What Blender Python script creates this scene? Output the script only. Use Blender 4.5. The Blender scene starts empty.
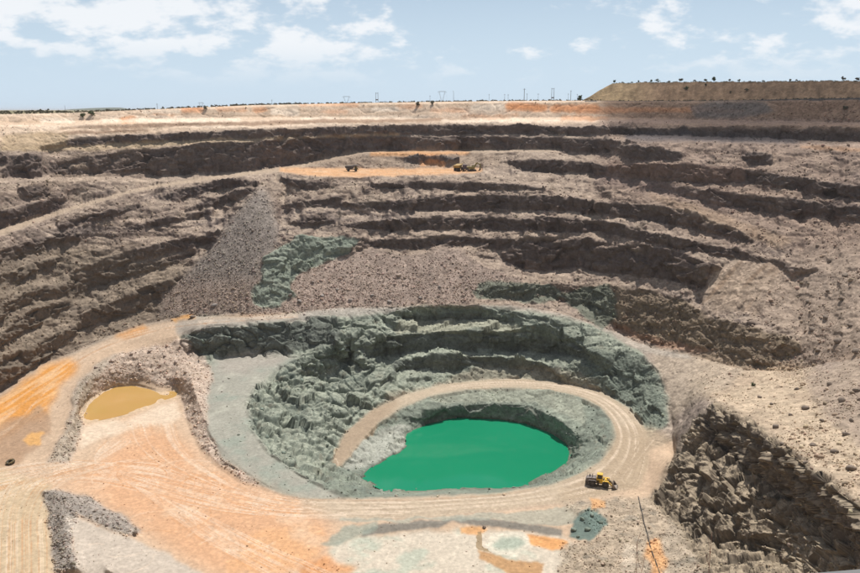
import bpy, bmesh, math, random
import numpy as np
from mathutils import Vector, Matrix

# ------------------------------------------------------------------ camera, sky, sun, exposure
scene = bpy.context.scene
COL = scene.collection
FPX, CU, CV = 780.0, 430.0, 286.5            # focal length and centre in units of an 860-wide frame
PITCH = math.radians(12.75)

cam_data = bpy.data.cameras.new("camera")
cam = bpy.data.objects.new("camera", cam_data)
COL.objects.link(cam)
cam.location = (0, 0, 0)
cam.rotation_euler = (math.pi / 2 - PITCH, 0, 0)
cam_data.sensor_fit = 'HORIZONTAL'
cam_data.sensor_width = 36.0
cam_data.lens = FPX / 860.0 * 36.0
cam_data.clip_start = 0.2
cam_data.clip_end = 60000
scene.camera = cam

SUN_EL, SUN_AZ = math.radians(61), math.radians(24)      # azimuth clockwise from +Y (the way the camera looks)
world = bpy.data.worlds.new("World")
scene.world = world
world.use_nodes = True
wn, wl = world.node_tree.nodes, world.node_tree.links
wn.clear()
w_out = wn.new("ShaderNodeOutputWorld")
w_bg = wn.new("ShaderNodeBackground")
w_sky = wn.new("ShaderNodeTexSky")
w_sky.sky_type = 'NISHITA'
w_sky.sun_disc = False
w_sky.sun_elevation = SUN_EL
w_sky.sun_rotation = SUN_AZ
w_sky.altitude = 1100
w_sky.air_density = 1.0
w_sky.dust_density = 1.3
w_sky.ozone_density = 1.2
w_bg.inputs['Strength'].default_value = 0.066
# cumulus: noise on a flat cloud deck, spread over the whole sky
w_tc = wn.new("ShaderNodeTexCoord")
w_sep = wn.new("ShaderNodeSeparateXYZ")
wl.new(w_tc.outputs['Generated'], w_sep.inputs[0])
def wmath(op, a, b=None, c=None):
    n = wn.new("ShaderNodeMath"); n.operation = op
    for i, v in enumerate((a, b, c)):
        if v is None: continue
        if isinstance(v, (int, float)): n.inputs[i].default_value = v
        else: wl.new(v, n.inputs[i])
    return n.outputs[0]
zc = wmath('MAXIMUM', w_sep.outputs['Z'], 0.0)
zz = wmath('ADD', zc, 0.42)
cx = wmath('DIVIDE', w_sep.outputs['X'], zz)
cy = wmath('DIVIDE', w_sep.outputs['Y'], zz)
w_cmb = wn.new("ShaderNodeCombineXYZ")
wl.new(cx, w_cmb.inputs[0]); wl.new(cy, w_cmb.inputs[1])
def wnoise(scale, detail, rough, off):
    mp = wn.new("ShaderNodeMapping"); mp.inputs['Location'].default_value = off
    wl.new(w_cmb.outputs[0], mp.inputs[0])
    n = wn.new("ShaderNodeTexNoise")
    n.inputs['Scale'].default_value = scale
    n.inputs['Detail'].default_value = detail
    n.inputs['Roughness'].default_value = rough
    wl.new(mp.outputs[0], n.inputs['Vector'])
    return n.outputs['Fac']
n_big = wnoise(1.3, 2, 0.5, (1.7, 0.9, 0))
n_puff = wnoise(8.5, 8, 0.58, (5.2, 2.4, 0))
dens = wmath('ADD', wmath('MULTIPLY', n_big, 0.50), wmath('MULTIPLY', n_puff, 0.76))
def wramp(val, a, b):
    m = wn.new("ShaderNodeMapRange"); m.interpolation_type = 'SMOOTHSTEP'
    wl.new(val, m.inputs[0])
    m.inputs[1].default_value = a; m.inputs[2].default_value = b
    return m.outputs[0]
cloud = wramp(dens, 0.590, 0.715)
# clouds thin out into the haze near the horizon
cloud = wmath('MULTIPLY', cloud, wramp(zc, 0.02, 0.085))
cloud = wmath('MULTIPLY', cloud, 0.82)
w_mix = wn.new("ShaderNodeMix"); w_mix.data_type = 'RGBA'
wl.new(cloud, w_mix.inputs['Factor'])
# pale low-level haze whitening the sky towards the horizon
w_haze = wn.new("ShaderNodeMix"); w_haze.data_type = 'RGBA'
hz = wmath('MULTIPLY', wmath('SUBTRACT', 1.0, wramp(zc, 0.0, 0.34)), 0.88)
wl.new(hz, w_haze.inputs['Factor'])
wl.new(w_sky.outputs[0], w_haze.inputs['A'])
w_haze.inputs['B'].default_value = (9.3, 11.4, 13.5, 1)
wl.new(w_haze.outputs['Result'], w_mix.inputs['A'])
w_mix.inputs['B'].default_value = (13.8, 14.0, 14.3, 1)
wl.new(w_mix.outputs['Result'], w_bg.inputs['Color'])
wl.new(w_bg.outputs[0], w_out.inputs['Surface'])

sun_data = bpy.data.lights.new("sun", 'SUN')
sun_data.energy = 5.0
sun_data.angle = math.radians(0.53)
sun_data.color = (1.0, 0.955, 0.89)
sun = bpy.data.objects.new("sun", sun_data)
COL.objects.link(sun)
SUN_DIR = Vector((math.cos(SUN_EL) * math.sin(SUN_AZ), math.cos(SUN_EL) * math.cos(SUN_AZ), math.sin(SUN_EL)))
sun.rotation_euler = (-SUN_DIR).to_track_quat('-Z', 'Y').to_euler()
sun.location = SUN_DIR * 300

vs_ = scene.view_settings
vs_.view_transform = 'Standard'
vs_.look = 'None'
vs_.gamma = 1.0
vs_.use_curve_mapping = False
vs_.exposure = 0.08
scene.cycles.use_denoising = True
scene.cycles.max_bounces = 5
scene.cycles.diffuse_bounces = 2
scene.cycles.volume_bounces = 0

random.seed(7)
RNG = np.random.default_rng(11)

# ------------------------------------------------------------------ small helpers
def tag(o, label=None, cat=None, group=None, kind=None):
    if label: o["label"] = label
    if cat: o["category"] = cat
    if group: o["group"] = group
    if kind: o["kind"] = kind
    return o

def link(name, me, mats=(), parent=None, loc=None):
    o = bpy.data.objects.new(name, me)
    COL.objects.link(o)
    for m in (mats if isinstance(mats, (list, tuple)) else [mats]):
        if m is not None and m.name not in [x.name for x in me.materials if x]: me.materials.append(m)
    if parent: o.parent = parent
    if loc is not None: o.location = loc
    return o

def empty(name, loc=(0, 0, 0), rz=0.0):
    o = bpy.data.objects.new(name, None)
    o.empty_display_size = 0.5
    COL.objects.link(o)
    o.location = loc; o.rotation_euler = (0, 0, rz)
    return o

def copy_tree(o, parent=None):
    c = o.copy(); COL.objects.link(c); c.parent = parent
    for ch in list(o.children): copy_tree(ch, c)
    return c

def fast_mesh(name, verts, faces, smooth=False):
    """verts (n,3) float array, faces (m,3|4) int array -> mesh, no python loops"""
    me = bpy.data.meshes.new(name)
    verts = np.ascontiguousarray(verts, dtype=np.float32)
    faces = np.ascontiguousarray(faces, dtype=np.int32)
    k = faces.shape[1]; m = len(faces)
    me.vertices.add(len(verts)); me.vertices.foreach_set("co", verts.ravel())
    me.loops.add(m * k); me.loops.foreach_set("vertex_index", faces.ravel())
    me.polygons.add(m)
    me.polygons.foreach_set("loop_start", np.arange(0, m * k, k, dtype=np.int32))
    me.polygons.foreach_set("loop_total", np.full(m, k, dtype=np.int32))
    if smooth: me.polygons.foreach_set("use_smooth", np.ones(m, dtype=bool))
    me.update(calc_edges=True)
    return me

def set_color(me, rgb, name="Col"):
    a = me.color_attributes.new(name, 'FLOAT_COLOR', 'POINT')
    c = np.ones((len(me.vertices), 4), dtype=np.float32)
    c[:, :3] = rgb
    a.data.foreach_set("color", c.ravel())

# gradient noise on numpy arrays ------------------------------------------------
_PERM = np.random.default_rng(5).permutation(256).astype(np.int64)
_PERM = np.concatenate([_PERM, _PERM, _PERM])
_G = np.random.default_rng(6).normal(size=(256, 3)); _G /= np.linalg.norm(_G, axis=1)[:, None]
_G = _G.astype(np.float32)
_PERM = _PERM.astype(np.int32)
_GX, _GY, _GZ = (np.ascontiguousarray(_G[:, k]) for k in range(3))
def pnoise(x, y, z=None):
    x = np.asarray(x, dtype=np.float32); y = np.asarray(y, dtype=np.float32)
    shp = x.shape
    z = np.zeros_like(x) if z is None else np.asarray(z, dtype=np.float32)
    x, y, z = x.ravel(), y.ravel(), z.ravel()
    out = np.empty(x.shape, np.float32)
    CH = 32768                                     # chunks that stay in cache
    for s in range(0, len(x), CH):
        out[s:s + CH] = _pn(x[s:s + CH], y[s:s + CH], z[s:s + CH])
    return out.reshape(shp)
def _pn(x, y, z):
    xi, yi, zi = np.floor(x), np.floor(y), np.floor(z)
    xf, yf, zf = x - xi, y - yi, z - zi
    xi = xi.astype(np.int32) & 255; yi = yi.astype(np.int32) & 255; zi = zi.astype(np.int32) & 255
    fu = xf * xf * xf * (xf * (xf * 6 - 15) + 10)
    fv = yf * yf * yf * (yf * (yf * 6 - 15) + 10)
    fw = zf * zf * zf * (zf * (zf * 6 - 15) + 10)
    a0 = _PERM.take(xi) + yi; a1 = _PERM.take(xi + 1) + yi
    b00 = _PERM.take(a0) + zi; b01 = _PERM.take(a0 + 1) + zi
    b10 = _PERM.take(a1) + zi; b11 = _PERM.take(a1 + 1) + zi
    def g(bh, a, b, c):
        h = _PERM.take(bh + c)
        return _GX.take(h) * (xf - a) + _GY.take(h) * (yf - b) + _GZ.take(h) * (zf - c)
    x00 = g(b00,0,0,0) * (1 - fu) + g(b10,1,0,0) * fu
    x10 = g(b01,0,1,0) * (1 - fu) + g(b11,1,1,0) * fu
    x01 = g(b00,0,0,1) * (1 - fu) + g(b10,1,0,1) * fu
    x11 = g(b01,0,1,1) * (1 - fu) + g(b11,1,1,1) * fu
    return ((x00 * (1 - fv) + x10 * fv) * (1 - fw) + (x01 * (1 - fv) + x11 * fv) * fw) * 1.6
def fbm(x, y, z=None, octs=4, gain=0.5):
    s = 0; a = 1.0; f = 1.0; t = 0
    for k in range(octs):
        zz_ = None if z is None else z * f + 7.3 * k
        s = s + a * pnoise(x * f + 11.7 * k, y * f + 3.1 * k, zz_); t += a
        a *= gain; f *= 2.03
    return s / t
def ridged(x, y, z=None, octs=3):
    s = 0; a = 1.0; f = 1.0; t = 0
    for k in range(octs):
        zz_ = None if z is None else z * f + 7.3 * k
        s = s + a * (1 - 2 * np.abs(pnoise(x * f + 5.7 * k, y * f + 9.1 * k, zz_))); t += a
        a *= 0.5; f *= 2.1
    return s / t
def sstep(x, a, b):
    t = np.clip((x - a) / (b - a), 0, 1)
    return t * t * (3 - 2 * t)
def blur2(a, r):
    """separable box blur, twice, radius r cells"""
    r = int(r)
    if r < 1: return a
    for _ in range(2):
        for ax in (0, 1):
            p = np.concatenate([np.repeat(np.take(a, [0], ax), r + 1, ax), a, np.repeat(np.take(a, [-1], ax), r, ax)], ax)
            c = np.cumsum(p, axis=ax, dtype=np.float64)
            n = a.shape[ax]
            a = ((np.take(c, np.arange(2 * r + 1, 2 * r + 1 + n), ax) - np.take(c, np.arange(0, n), ax)) / (2 * r + 1)).astype(np.float32)
    return a

# sight line of a surveyed point (u, v) -> unit-ish direction; tangent of its depression
SP, CP = math.sin(PITCH), math.cos(PITCH)
def sight(u, v):
    x = (np.asarray(u, dtype=np.float64) - CU) / FPX
    y = -(np.asarray(v, dtype=np.float64) - CV) / FPX
    dx, dy, dz = x, CP + y * SP, -SP + y * CP
    h = np.hypot(dx, dy)
    return dx / h, dy / h, -dz / h            # heading x, heading y, tan(depression)
def at(u, v, z):
    """the point of elevation z surveyed at (u, v)"""
    hx, hy, td = sight(u, v)
    rho = -z / td
    return Vector((float(hx * rho), float(hy * rho), float(z)))
# ================================================================== THE PIT: survey lines -> relief
U0, U1, DU = -140.0, 1000.0, 0.76
us = np.arange(U0, U1 + 0.01, DU)
NU = len(us)
def L(pts, x=None):
    p = np.array(pts, dtype=np.float64)
    return np.interp(us if x is None else x, p[:, 0], p[:, 1])

RIM = [(-140,118),(0,114.5),(70,113),(110,111.3),(150,109.5),(250,105.3),(350,103.2),(440,101.8),(520,100.8),(590,100.6),(650,101),(720,100.5),(790,99.2),(860,97.8),(1000,96.5)]
rim = L(RIM)
ND, NB = 660, 12
jj = np.arange(ND + 1) / ND
V = np.concatenate([rim[None, :] + (576.0 - rim)[None, :] * jj[:, None],
                    576.0 + (640.0 - 576.0) * (np.arange(1, NB + 1) / NB)[:, None] * np.ones((1, NU))], 0)   # rows x cols
NV = V.shape[0]
Ug = np.repeat(us[None, :], NV, 0)
HX, HY, TD = sight(Ug, V)

# coherent wobble so that no surveyed edge runs as clean as it was drawn
wsc = np.clip((V - 95) / 200, 0.35, 1.6)
WU = (fbm(Ug / 26, V / 13, octs=3) * 5.0 + fbm(Ug / 7, V / 5 + 40, octs=2) * 1.2) * wsc
WV = (fbm(Ug / 24 + 50, V / 14, octs=3) * 3.6 + fbm(Ug / 5 + 9, V / 4, octs=2) * 0.8) * wsc
Uw, Vw = Ug + WU, V + WV

def band(tri, warp=1.0):
    """(u, v_top, v_bottom) triples -> boolean mask of the strip between"""
    t = np.array(tri, dtype=np.float64)
    uq = Ug + WU * warp; vq = V + WV * warp
    a = np.interp(uq, t[:, 0], t[:, 1]); b = np.interp(uq, t[:, 0], t[:, 2])
    return (uq >= t[0, 0]) & (uq <= t[-1, 0]) & (vq >= a) & (vq <= b)
def poly(pts, warp=1.0):
    p = np.array(pts, dtype=np.float64)
    uq = Ug + WU * warp; vq = V + WV * warp
    m = np.zeros(Ug.shape, dtype=bool)
    sel = (uq >= p[:, 0].min()) & (uq <= p[:, 0].max()) & (vq >= p[:, 1].min()) & (vq <= p[:, 1].max())
    x, y = uq[sel], vq[sel]
    ins = np.zeros(x.shape, dtype=bool)
    n = len(p)
    for i in range(n):
        x0, y0 = p[i]; x1, y1 = p[(i + 1) % n]
        if y0 == y1: continue
        c = ((y0 > y) != (y1 > y)) & (x < (x1 - x0) * (y - y0) / (y1 - y0) + x0)
        ins ^= c
    m[sel] = ins
    return m
def soft(mask, r, breakup=0.0, seed=0.0, scale=9.0):
    s = blur2(mask.astype(np.float32), r)
    if breakup:
        on = s > 0.002
        n = fbm(Ug[on] / scale + seed, V[on] / (scale * 0.6) + seed, octs=4)
        s[on] = s[on] * sstep(s[on] * 1.6 - 0.3 + n * breakup, 0.0, 0.9)
    return s

# ---- upper wall: bench faces (crest, toe)
FACES = [
 # dark bands right below the sandy top
 [(40,146,148),(65,141,146),(120,136,142),(215,132,139),(251,130,138),(312,128,136),(364,126,133.5),(440,125,133),(500,125.5,132),(560,127,133.5),(600,128,134),(640,128.5,134),(700,127,135),(760,128,138),(860,129,141),(1000,131,145)],
 [(50,164,173),(75,158,173),(120,152,172),(150,150,169),(175,147,163),(200,143.5,157),(251,141,155.5),(300,138,155.5),(315,137.4,158),(343,136,154.5),(364,135,150.5),(400,137,150.5),(440,137,149.5),(500,137,148.5),(545,137,149),(570,139,147),(620,138,143),(650,139,141)],
 [(150,166,175),(165,164,176),(200,159.6,171),(256,156.5,169.5),(297,155.5,163),(315,157,160)],
 [(3,170,182),(15,157,181),(30,153,180),(42,156,176)],
 [(-140,150,160),(0,154,162),(8,158,162)],
 [(18,190,197),(35,186,199),(50,190,196)],
 [(-140,240,285),(-80,225,262),(0,210,227),(30,204,219),(55,199,209),(66,200,203)],
 [(395,157,159),(425,155.5,163.5),(450,156.5,164),(459,161,164)],
 [(508,161,163),(520,160.5,169),(560,160,171),(590,163,170),(604,166,175),(637,164.5,178),(688,164.5,181),(715,168,181),(752,171,181.5),(806,180,190),(860,186,198),(1000,204,222)],
 [(618,151,153),(632,148,158),(652,147,160),(682,153,160)],
 [(742,154,158),(752,152.5,164),(772,155,165)],
 [(560,150,153),(600,147,152),(640,146,149)],
 [(654,185,187),(690,188,196),(715,191.5,203),(745,195,207),(759,196,210),(792,199,215),(819,203,212.5),(860,208,220),(1000,230,246)],
 [(370,184,187),(420,182,188),(470,182,190),(520,185,189),(545,188,190)],
 [(335,204,206),(380,202,208),(420,199,208),(440,197,209),(500,195,208),(560,197,209),(600,202,213),(647,205,219),(688,210,225),(722,225,233),(755,239,243)],
 [(340,225,227),(390,220,229),(440,217,228),(500,219,228),(560,218,230),(604,220,231),(647,231,241),(705,243.6,252),(745,252,259),(759,256,264),(779,262,271),(792,267,278),(816,270,273)],
 [(364,242,246),(390,239,247),(420,238,247),(440,236,244),(500,238,247),(560,238,251),(590,239,248),(604,242,244)],
 [(500,254,257),(515,252,263),(531,251,268),(560,252,268),(575,252,266),(600,248,270),(607,247,272),(644,245,276),(681,252,280),(711,264,286),(725,270,284),(741,275,278)],
 # left benches
 [(-140,290,312),(-80,272,292),(0,250,261),(34,240,252),(67,233,241),(81,234,238)],
 [(57,226,231),(90,215,222),(120,209,214),(140,203,207)],
 [(160,198,200),(180,189,199),(215,181,190),(240,178,186),(258,183,187)],
 [(185,210,212),(200,203,209),(235,192,200),(252,189,192)],
 [(130,228,231),(160,218,225),(190,214,219),(215,209,213)],
 [(-140,325,345),(-80,305,322),(0,275.6,287),(34,262,275),(60,256,262)],
 [(70,274,279),(78,269,280),(115,255,266),(152,245,255),(190,238,247),(216,233.5,240),(232,227,231)],
 [(-140,362,380),(-80,340,356),(0,304,317),(34,288,300),(67,284,296),(111,271,280),(142,264,272),(175,256,262),(195,250,253)],
 [(-140,402,420),(-80,372,390),(0,334.6,344),(27,314,329),(54,303,313),(70,302,306)],
 [(80,315,318),(91,309,325),(135,291,312),(168,280,291),(182,277,281)],
 [(-140,425,478),(-80,400,445),(0,361,383),(34,345,366),(67,328,340),(84,321,329),(100,320,323)],
 # rocky bank scraps
 [(290,205,208),(320,198,206),(345,196,199)],
 [(280,178,181),(305,181,190),(330,183,187)],
 [(290,222,225),(315,216,226),(335,220,223)],
]
MEDIUM = [  # (slope, strip)
 (60, [(470,289,292),(490,284,297),(510,283,300),(545,285,294),(560,283,300),(578,285,305)]),
 (47, [(578,287,300),(607,285,322),(640,290,337),(654,292,344),(681,299,346),(711,318,352),(745,326,367),(770,332,366),(786,335,360),(800,345,352)]),
 (48, [(252,258,306),(270,245,305),(300,238,288),(340,237,272),(368,238,253)]),
]
TALUS = [
 (35, [(248,296,320),(290,277,313),(330,259,310),(362,251,308),(378,250,307),(402,256,307),(440,249,306),(455,250,306),(468,256,303),(482,264,289),(520,279,284)]),
 (36, [(160,300,317),(185,275,315),(205,255,315),(230,222,314),(250,196,314),(260,188,313),(268,192,300),(273,210,280),(278,230,250)]),
 (33, [(700,300,318),(712,272,316),(740,262,312),(770,262,308),(792,276,292)]),
]
FLATS = [
 (2.0, [(-140,280,296),(-80,257,268),(0,229,236),(60,210,214),(130,190,193),(160,184,187),(225,174,178),(290,166,171),(330,158,161),(364,151,153.5),(400,150.5,153),(480,150,152.5),(560,149,151)]),
 (2.0, [(280,167.5,172),(310,168,176),(350,168,177),(400,168.5,175.5),(455,167.5,174),(482,168,172)]),
 (3.0, [(-140,186,191),(0,178,182),(60,177,181),(150,178,181),(190,178,180)]),
 (2.0, [(610,134,141),(700,136,142),(790,139,144),(860,142,147),(1000,147,153)]),
 (3.0, [(-140,120,126),(0,122,127),(100,119,124),(250,117,121),(440,118.5,122),(600,117,121),(720,120,125),(860,122,126),(1000,123,128)]),
]
RIMFACE = [(-140,119,121),(0,117,123),(70,115,122),(110,113,119),(150,111,118),(250,107,117),(350,105,116),(440,103.5,118.5),(520,102.5,117),(590,102,116.5),(650,103,117),(720,103,120),(790,102,122),(860,101,122),(1000,100,123)]

face = np.zeros(Ug.shape, dtype=bool)
for f in FACES:
    grow = 1.6 if len(f) > 5 else 0.6
    face |= band([(a_, b_ - 0.3, c_ + grow * (0 < q_ < len(f) - 1)) for q_, (a_, b_, c_) in enumerate(f)])
# stretches where a face has slumped
face &= fbm(Ug / 45 + 70, V / 16 + 5, octs=2) > -0.52
medium = np.zeros(Ug.shape, dtype=bool)
for _, f in MEDIUM: medium |= band(f)
talus = np.zeros(Ug.shape, dtype=bool)
slope = np.full(Ug.shape, math.tan(math.radians(25)))
# ragged small ledges break up the loose slopes between the benches
led = ridged(Ug / 34 + 3, V / 9.0, octs=3) + 0.35 * fbm(Ug / 9, V / 4, octs=2)
slope *= np.clip(1.0 + (led - 0.25) * 1.5, 0.35, 2.6)
mini = (led + 0.55 * fbm(Ug / 13 + 31, V / 5 + 8, octs=3)) > 0.90 - 0.16 * np.interp(V, [178, 190, 245, 260], [0, 1, 1, 0]) * np.interp(Ug, [0, 60, 600, 660], [0.3, 1, 1, 0])
rsx = np.interp(Ug, [730, 780], [0, 1]) + np.interp(V, [215, 245], [0, 1]) > 1.4
mini &= ~rsx | (led + 0.55 * fbm(Ug / 13 + 31, V / 5 + 8, octs=3) > 1.0)
slope[mini] = math.tan(math.radians(58))
slope[band(RIMFACE, 0.4)] = math.tan(math.radians(40))
slope[face] = math.tan(math.radians(70))
fixed = face | mini | band(RIMFACE, 0.4)
for s, f in MEDIUM:
    m = band(f); slope[m] = math.tan(math.radians(s)); fixed |= m
for s, f in FLATS:
    m = band(f, 0.35); slope[m] = math.tan(math.radians(s)); fixed |= m; face &= ~m
GO = [(262,262),(280,246),(300,238),(340,236),(364,240),(352,250),(330,262),(312,268),(298,276),(290,286),(297,296),(286,304),(264,309),(252,300),(254,285),(263,275)]
go_m = poly(GO, 1.8)
slope[go_m] = math.tan(math.radians(44)) ; fixed |= go_m; face &= ~go_m
for s, f in TALUS:
    m = band(f, 1.3) & ~go_m; slope[m] = math.tan(math.radians(s)); fixed |= m; face &= ~m; medium &= ~m; talus |= m
left_talus = band(TALUS[1][1], 1.3) & ~go_m

# ---- foot of the wall (u, v, elevation)
BASE = [(-140,500,-130),(-80,455,-128.5),(0,394,-125),(40,364,-120),(75,352,-117.5),(110,336,-113.5),(150,323,-109.5),(190,316,-105),(250,317,-101.8),(330,309,-101),(440,306,-101),(520,306,-101),(570,316,-103),(617,333,-110),(654,349,-110.5),(705,359,-108),(745,371,-105),(790,371,-101),(830,363,-93),(860,358,-87),(1000,335,-74)]
base_v = L([(a, b) for a, b, c in BASE]); base_z = L([(a, c) for a, b, c in BASE])
RT = L([(-140,520),(0,585),(200,625),(440,640),(640,620),(860,560),(1000,510)])
_, _, btd = sight(us, base_v)
r_base = -base_z / btd

def climb(mult):
    R = np.full(Ug.shape, np.nan); Z = np.full(Ug.shape, np.nan)
    r = r_base.copy(); z = base_z.copy()
    for j in range(NV - 1, -1, -1):
        on = V[j] < base_v
        t = np.where(fixed[j], slope[j], slope[j] * mult)
        rn = (r * t - z) / (t + TD[j])
        ok = on & (rn > r)
        rn = np.where(ok, rn, r + 0.02)
        zn = -rn * TD[j]
        r = np.where(on, rn, r)
        # neighbouring columns share the same benches: even out drift sideways as we climb
        q = np.pad(r, 26, mode='edge'); c = np.cumsum(np.concatenate([[0], q]))
        wide = (c[53:] - c[:-53]) / 53
        t3 = 0.5 * r + 0.25 * (np.concatenate([r[:1], r[:-1]]) + np.concatenate([r[1:], r[-1:]]))
        r = np.where(on, 0.70 * r + 0.26 * t3 + 0.04 * wide, r)
        z = np.where(on, -r * TD[j], z)
        R[j] = np.where(on, r, np.nan)
    return R
lo = np.full(NU, 0.12); hi = np.full(NU, 4.0)
for _ in range(9):
    mid = 0.5 * (lo + hi)
    rr = climb(mid)[0]
    big = rr > RT
    lo = np.where(big, mid, lo); hi = np.where(big, hi, mid)
mult = 0.5 * (lo + hi)
k = 61
mult = np.convolve(np.pad(mult, k // 2, mode='edge'), np.ones(k) / k, 'valid')
mult = np.convolve(np.pad(mult, k // 2, mode='edge'), np.ones(k) / k, 'valid')
R_up = climb(mult)

# ---- lower pit: lines of known elevation (u, v, z), relaxed like a rubber sheet in between
LOW = []
def ln(*pts): LOW.append(pts)
ln(*BASE)
ROAD_IN = [(340,468,-136.5),(352,450,-136),(375,425,-134.5),(400,408,-133),(430,396,-132),(470,389,-131),(510,387.5,-130),(550,390,-129.5),(580,396,-129),(600,406,-128.5),(612,420,-128),(617,435,-128),(612,450,-128),(600,462,-128),(580,474,-128),(550,485,-128),(500,494,-128),(430,498.5,-128),(360,500,-128),(300,499,-128)]
ROAD_OUT = [(333,466,-136.5),(336,452,-136),(345,433,-135),(372,410,-134),(405,394,-133),(440,384.5,-132),(480,379.5,-131),(520,378.5,-130),(560,382,-129.5),(600,391,-129),(628,407,-128.5),(645,428,-128),(650,448,-128),(648,470,-128),(640,487,-128),(600,496,-128),(560,504,-128),(500,511,-128),(430,518,-128),(360,521,-128),(300,520,-128)]
ln(*ROAD_IN); ln(*ROAD_OUT)
LAKE = [(362.5,478),(374,484),(386,489.6),(406,491),(425,490.3),(443,488.6),(474,487.5),(500,488),(521,486.5),(541,478),(557,470),(568,462.6),(571.6,452.5),(566,444),(554.7,435.6),(541,429),(527.8,423.8),(500.8,419.4),(480,418),(460,417.8),(445,420),(430,423.8),(416,429),(406,434),(405,438),(408,441),(406,447),(399.6,452.5),(390,457),(382.8,461),(372,468)]
LZ = -140.0
ln(*[(a, b, LZ - 0.05) for a, b in LAKE + LAKE[:1]])
ln((390,478,-143),(420,484,-144),(500,481,-144),(545,462,-144),(540,440,-144),(500,428,-144),(450,427,-144),(420,440,-143.5),(405,460,-143),(390,478,-143))
ln((435,440,-145),(530,445,-145),(510,470,-145),(430,470,-145))
# ledge half way down the lake's far wall
ln((425,411,-134),(450,406,-134.2),(480,403,-133.4),(530,406,-132.7),(556,417,-131.9),(574,431,-132.8),(584,446,-134))
ln((345,470,-138.2),(360,455,-138),(385,434,-137.6),(402,428,-137.2))      # lump in the lake's left bay
ln((380,450,-138.0),(395,441,-137.8))
# green inner wall: three faces
for tri, zc_, zt_ in (
   ([(392,363,376),(400,358,370),(430,356,368),(470,355,366),(510,357,367),(540,362,371.5),(562,368,374)], -121.5, -127),
   ([(360,349,360),(375,341,356),(400,334,352),(430,331,350),(470,331,349),(510,334,349),(550,339,352),(562,343,350)], -111.2, -120.5),
   ([(400,317,320),(420,313,321),(450,312.5,320),(475,315,320),(515,318,322)], -104.6, -108.8)):
    zm_ = 0.5 * (zc_ + zt_)
    ln(*[(a, b, zc_ if 0 < q < len(tri) - 1 else zm_ + 0.8) for q, (a, b, c) in enumerate(tri)])
    ln(*[(a, c, zt_ if 0 < q < len(tri) - 1 else zm_ - 0.8) for q, (a, b, c) in enumerate(tri)])
ln((345,318,-102.6),(380,312,-102.2),(440,308.5,-102),(500,309,-102),(560,320,-103.8),(600,334,-109),(640,354,-112),(660,374,-115),(669,400,-119),(673,425,-124),(674,452,-127.2))
ln((548,338.5,-111.2),(562,341,-111.8),(590,350,-114),(615,364,-117),(636,383,-121.5))
ln((548,351,-119.8),(562,352,-119),(590,362,-119.8),(615,376,-121.5),(633,393,-124.5))
# grey-green shelf left of the inner pit, its berm, and the green face behind
ln((348,495,-127.2),(320,482,-126),(300,470,-124.8),(272,450,-123),(255,425,-121.4),(252,405,-120.5),(262,388,-119),(290,366,-116.5),(330,346,-111.5),(350,338,-108.5))
ln((340,497,-127.8),(312,484,-127),(292,472,-126),(264,452,-124.3),(247,426,-122.6),(244,405,-121.6),(254,386,-119.8),(280,368,-117.5))
ln((330,470,-132.5),(310,455,-131),(290,430,-128.5),(292,405,-126.5),(320,380,-124.5),(350,362,-121.8))
ln((300,498,-127.8),(260,483,-127.2),(225,462,-126),(205,430,-124.5),(208,400,-122.5),(213,372,-119.5),(195,357,-117.5))
ln((188,353,-117),(230,357,-117.6),(270,355,-116.2),(300,351,-114.2),(335,344,-111.2))
ln((182,335,-110),(200,328,-105.4),(250,325,-103.2),(300,320.5,-102.6),(345,318,-102.6))
# left haul ramp, rubble ridge, pond floor
ln((15,455,-126.8),(50,425,-124.5),(65,395,-122),(90,362,-118),(130,345,-115),(178,336,-110))
ln((48,462,-126.8),(66,438,-124.4),(74,413,-122.4),(80,390,-120.2),(95,371,-117.8),(118,358,-116),(150,350,-115.2),(188,346,-113.2))
ln((68,462,-127.6),(74,436,-126.4),(80,416,-126.8),(86,402,-126.8),(112,386,-126),(135,382,-125.6),(155,388,-126),(178,388,-126))
ln((188,372,-118.5),(198,400,-121.5),(212,437,-124),(240,466,-125.8),(270,487,-127.2))
ln((182,396,-126.4),(187,425,-127),(202,457,-127.5),(240,484,-128),(300,501,-128))
POND = [(78,415),(84,405),(92,398),(104,391),(115,387),(135,385.5),(148,389),(158,392.5),(170,391),(177.5,392),(177,396),(163,400),(152,405),(142,408.6),(125,414),(111,417.5),(95,420.5),(82,421)]
PZ = -126.95
ln(*[(a, b, PZ - 0.02) for a, b in POND + POND[:1]])
ln((95,410,-127.7),(120,398,-127.9),(150,397,-127.8))
ln((70,470,-127.7),(120,432,-127.3),(180,440,-127.5))
# orange floor
ln((-140,576,-129.4),(0,573,-128.6),(100,573,-128.4),(200,574,-128.4),(300,574,-128.4),(330,560,-128.3))
ln((0,480,-127.6),(60,478,-127.8),(130,470,-127.8),(200,490,-128),(280,515,-128.1))
# grey berm in the near corner
ln((44,492,-126.6),(60,494,-126.0),(80,503,-125.7),(110,518,-125.9),(136,533,-126.6))
ln((42,489,-127.8),(62,488,-127.9),(86,496,-128),(116,511,-128),(140,529,-128.1),(165,548,-128.3),(200,571,-128.4))
ln((48,500,-128),(52,530,-128.4),(54,573,-128.6))
ln((62,508,-126.4),(66,540,-126.2),(75,573,-126.2))
ln((90,540,-127.2),(110,573,-127.4))
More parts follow.
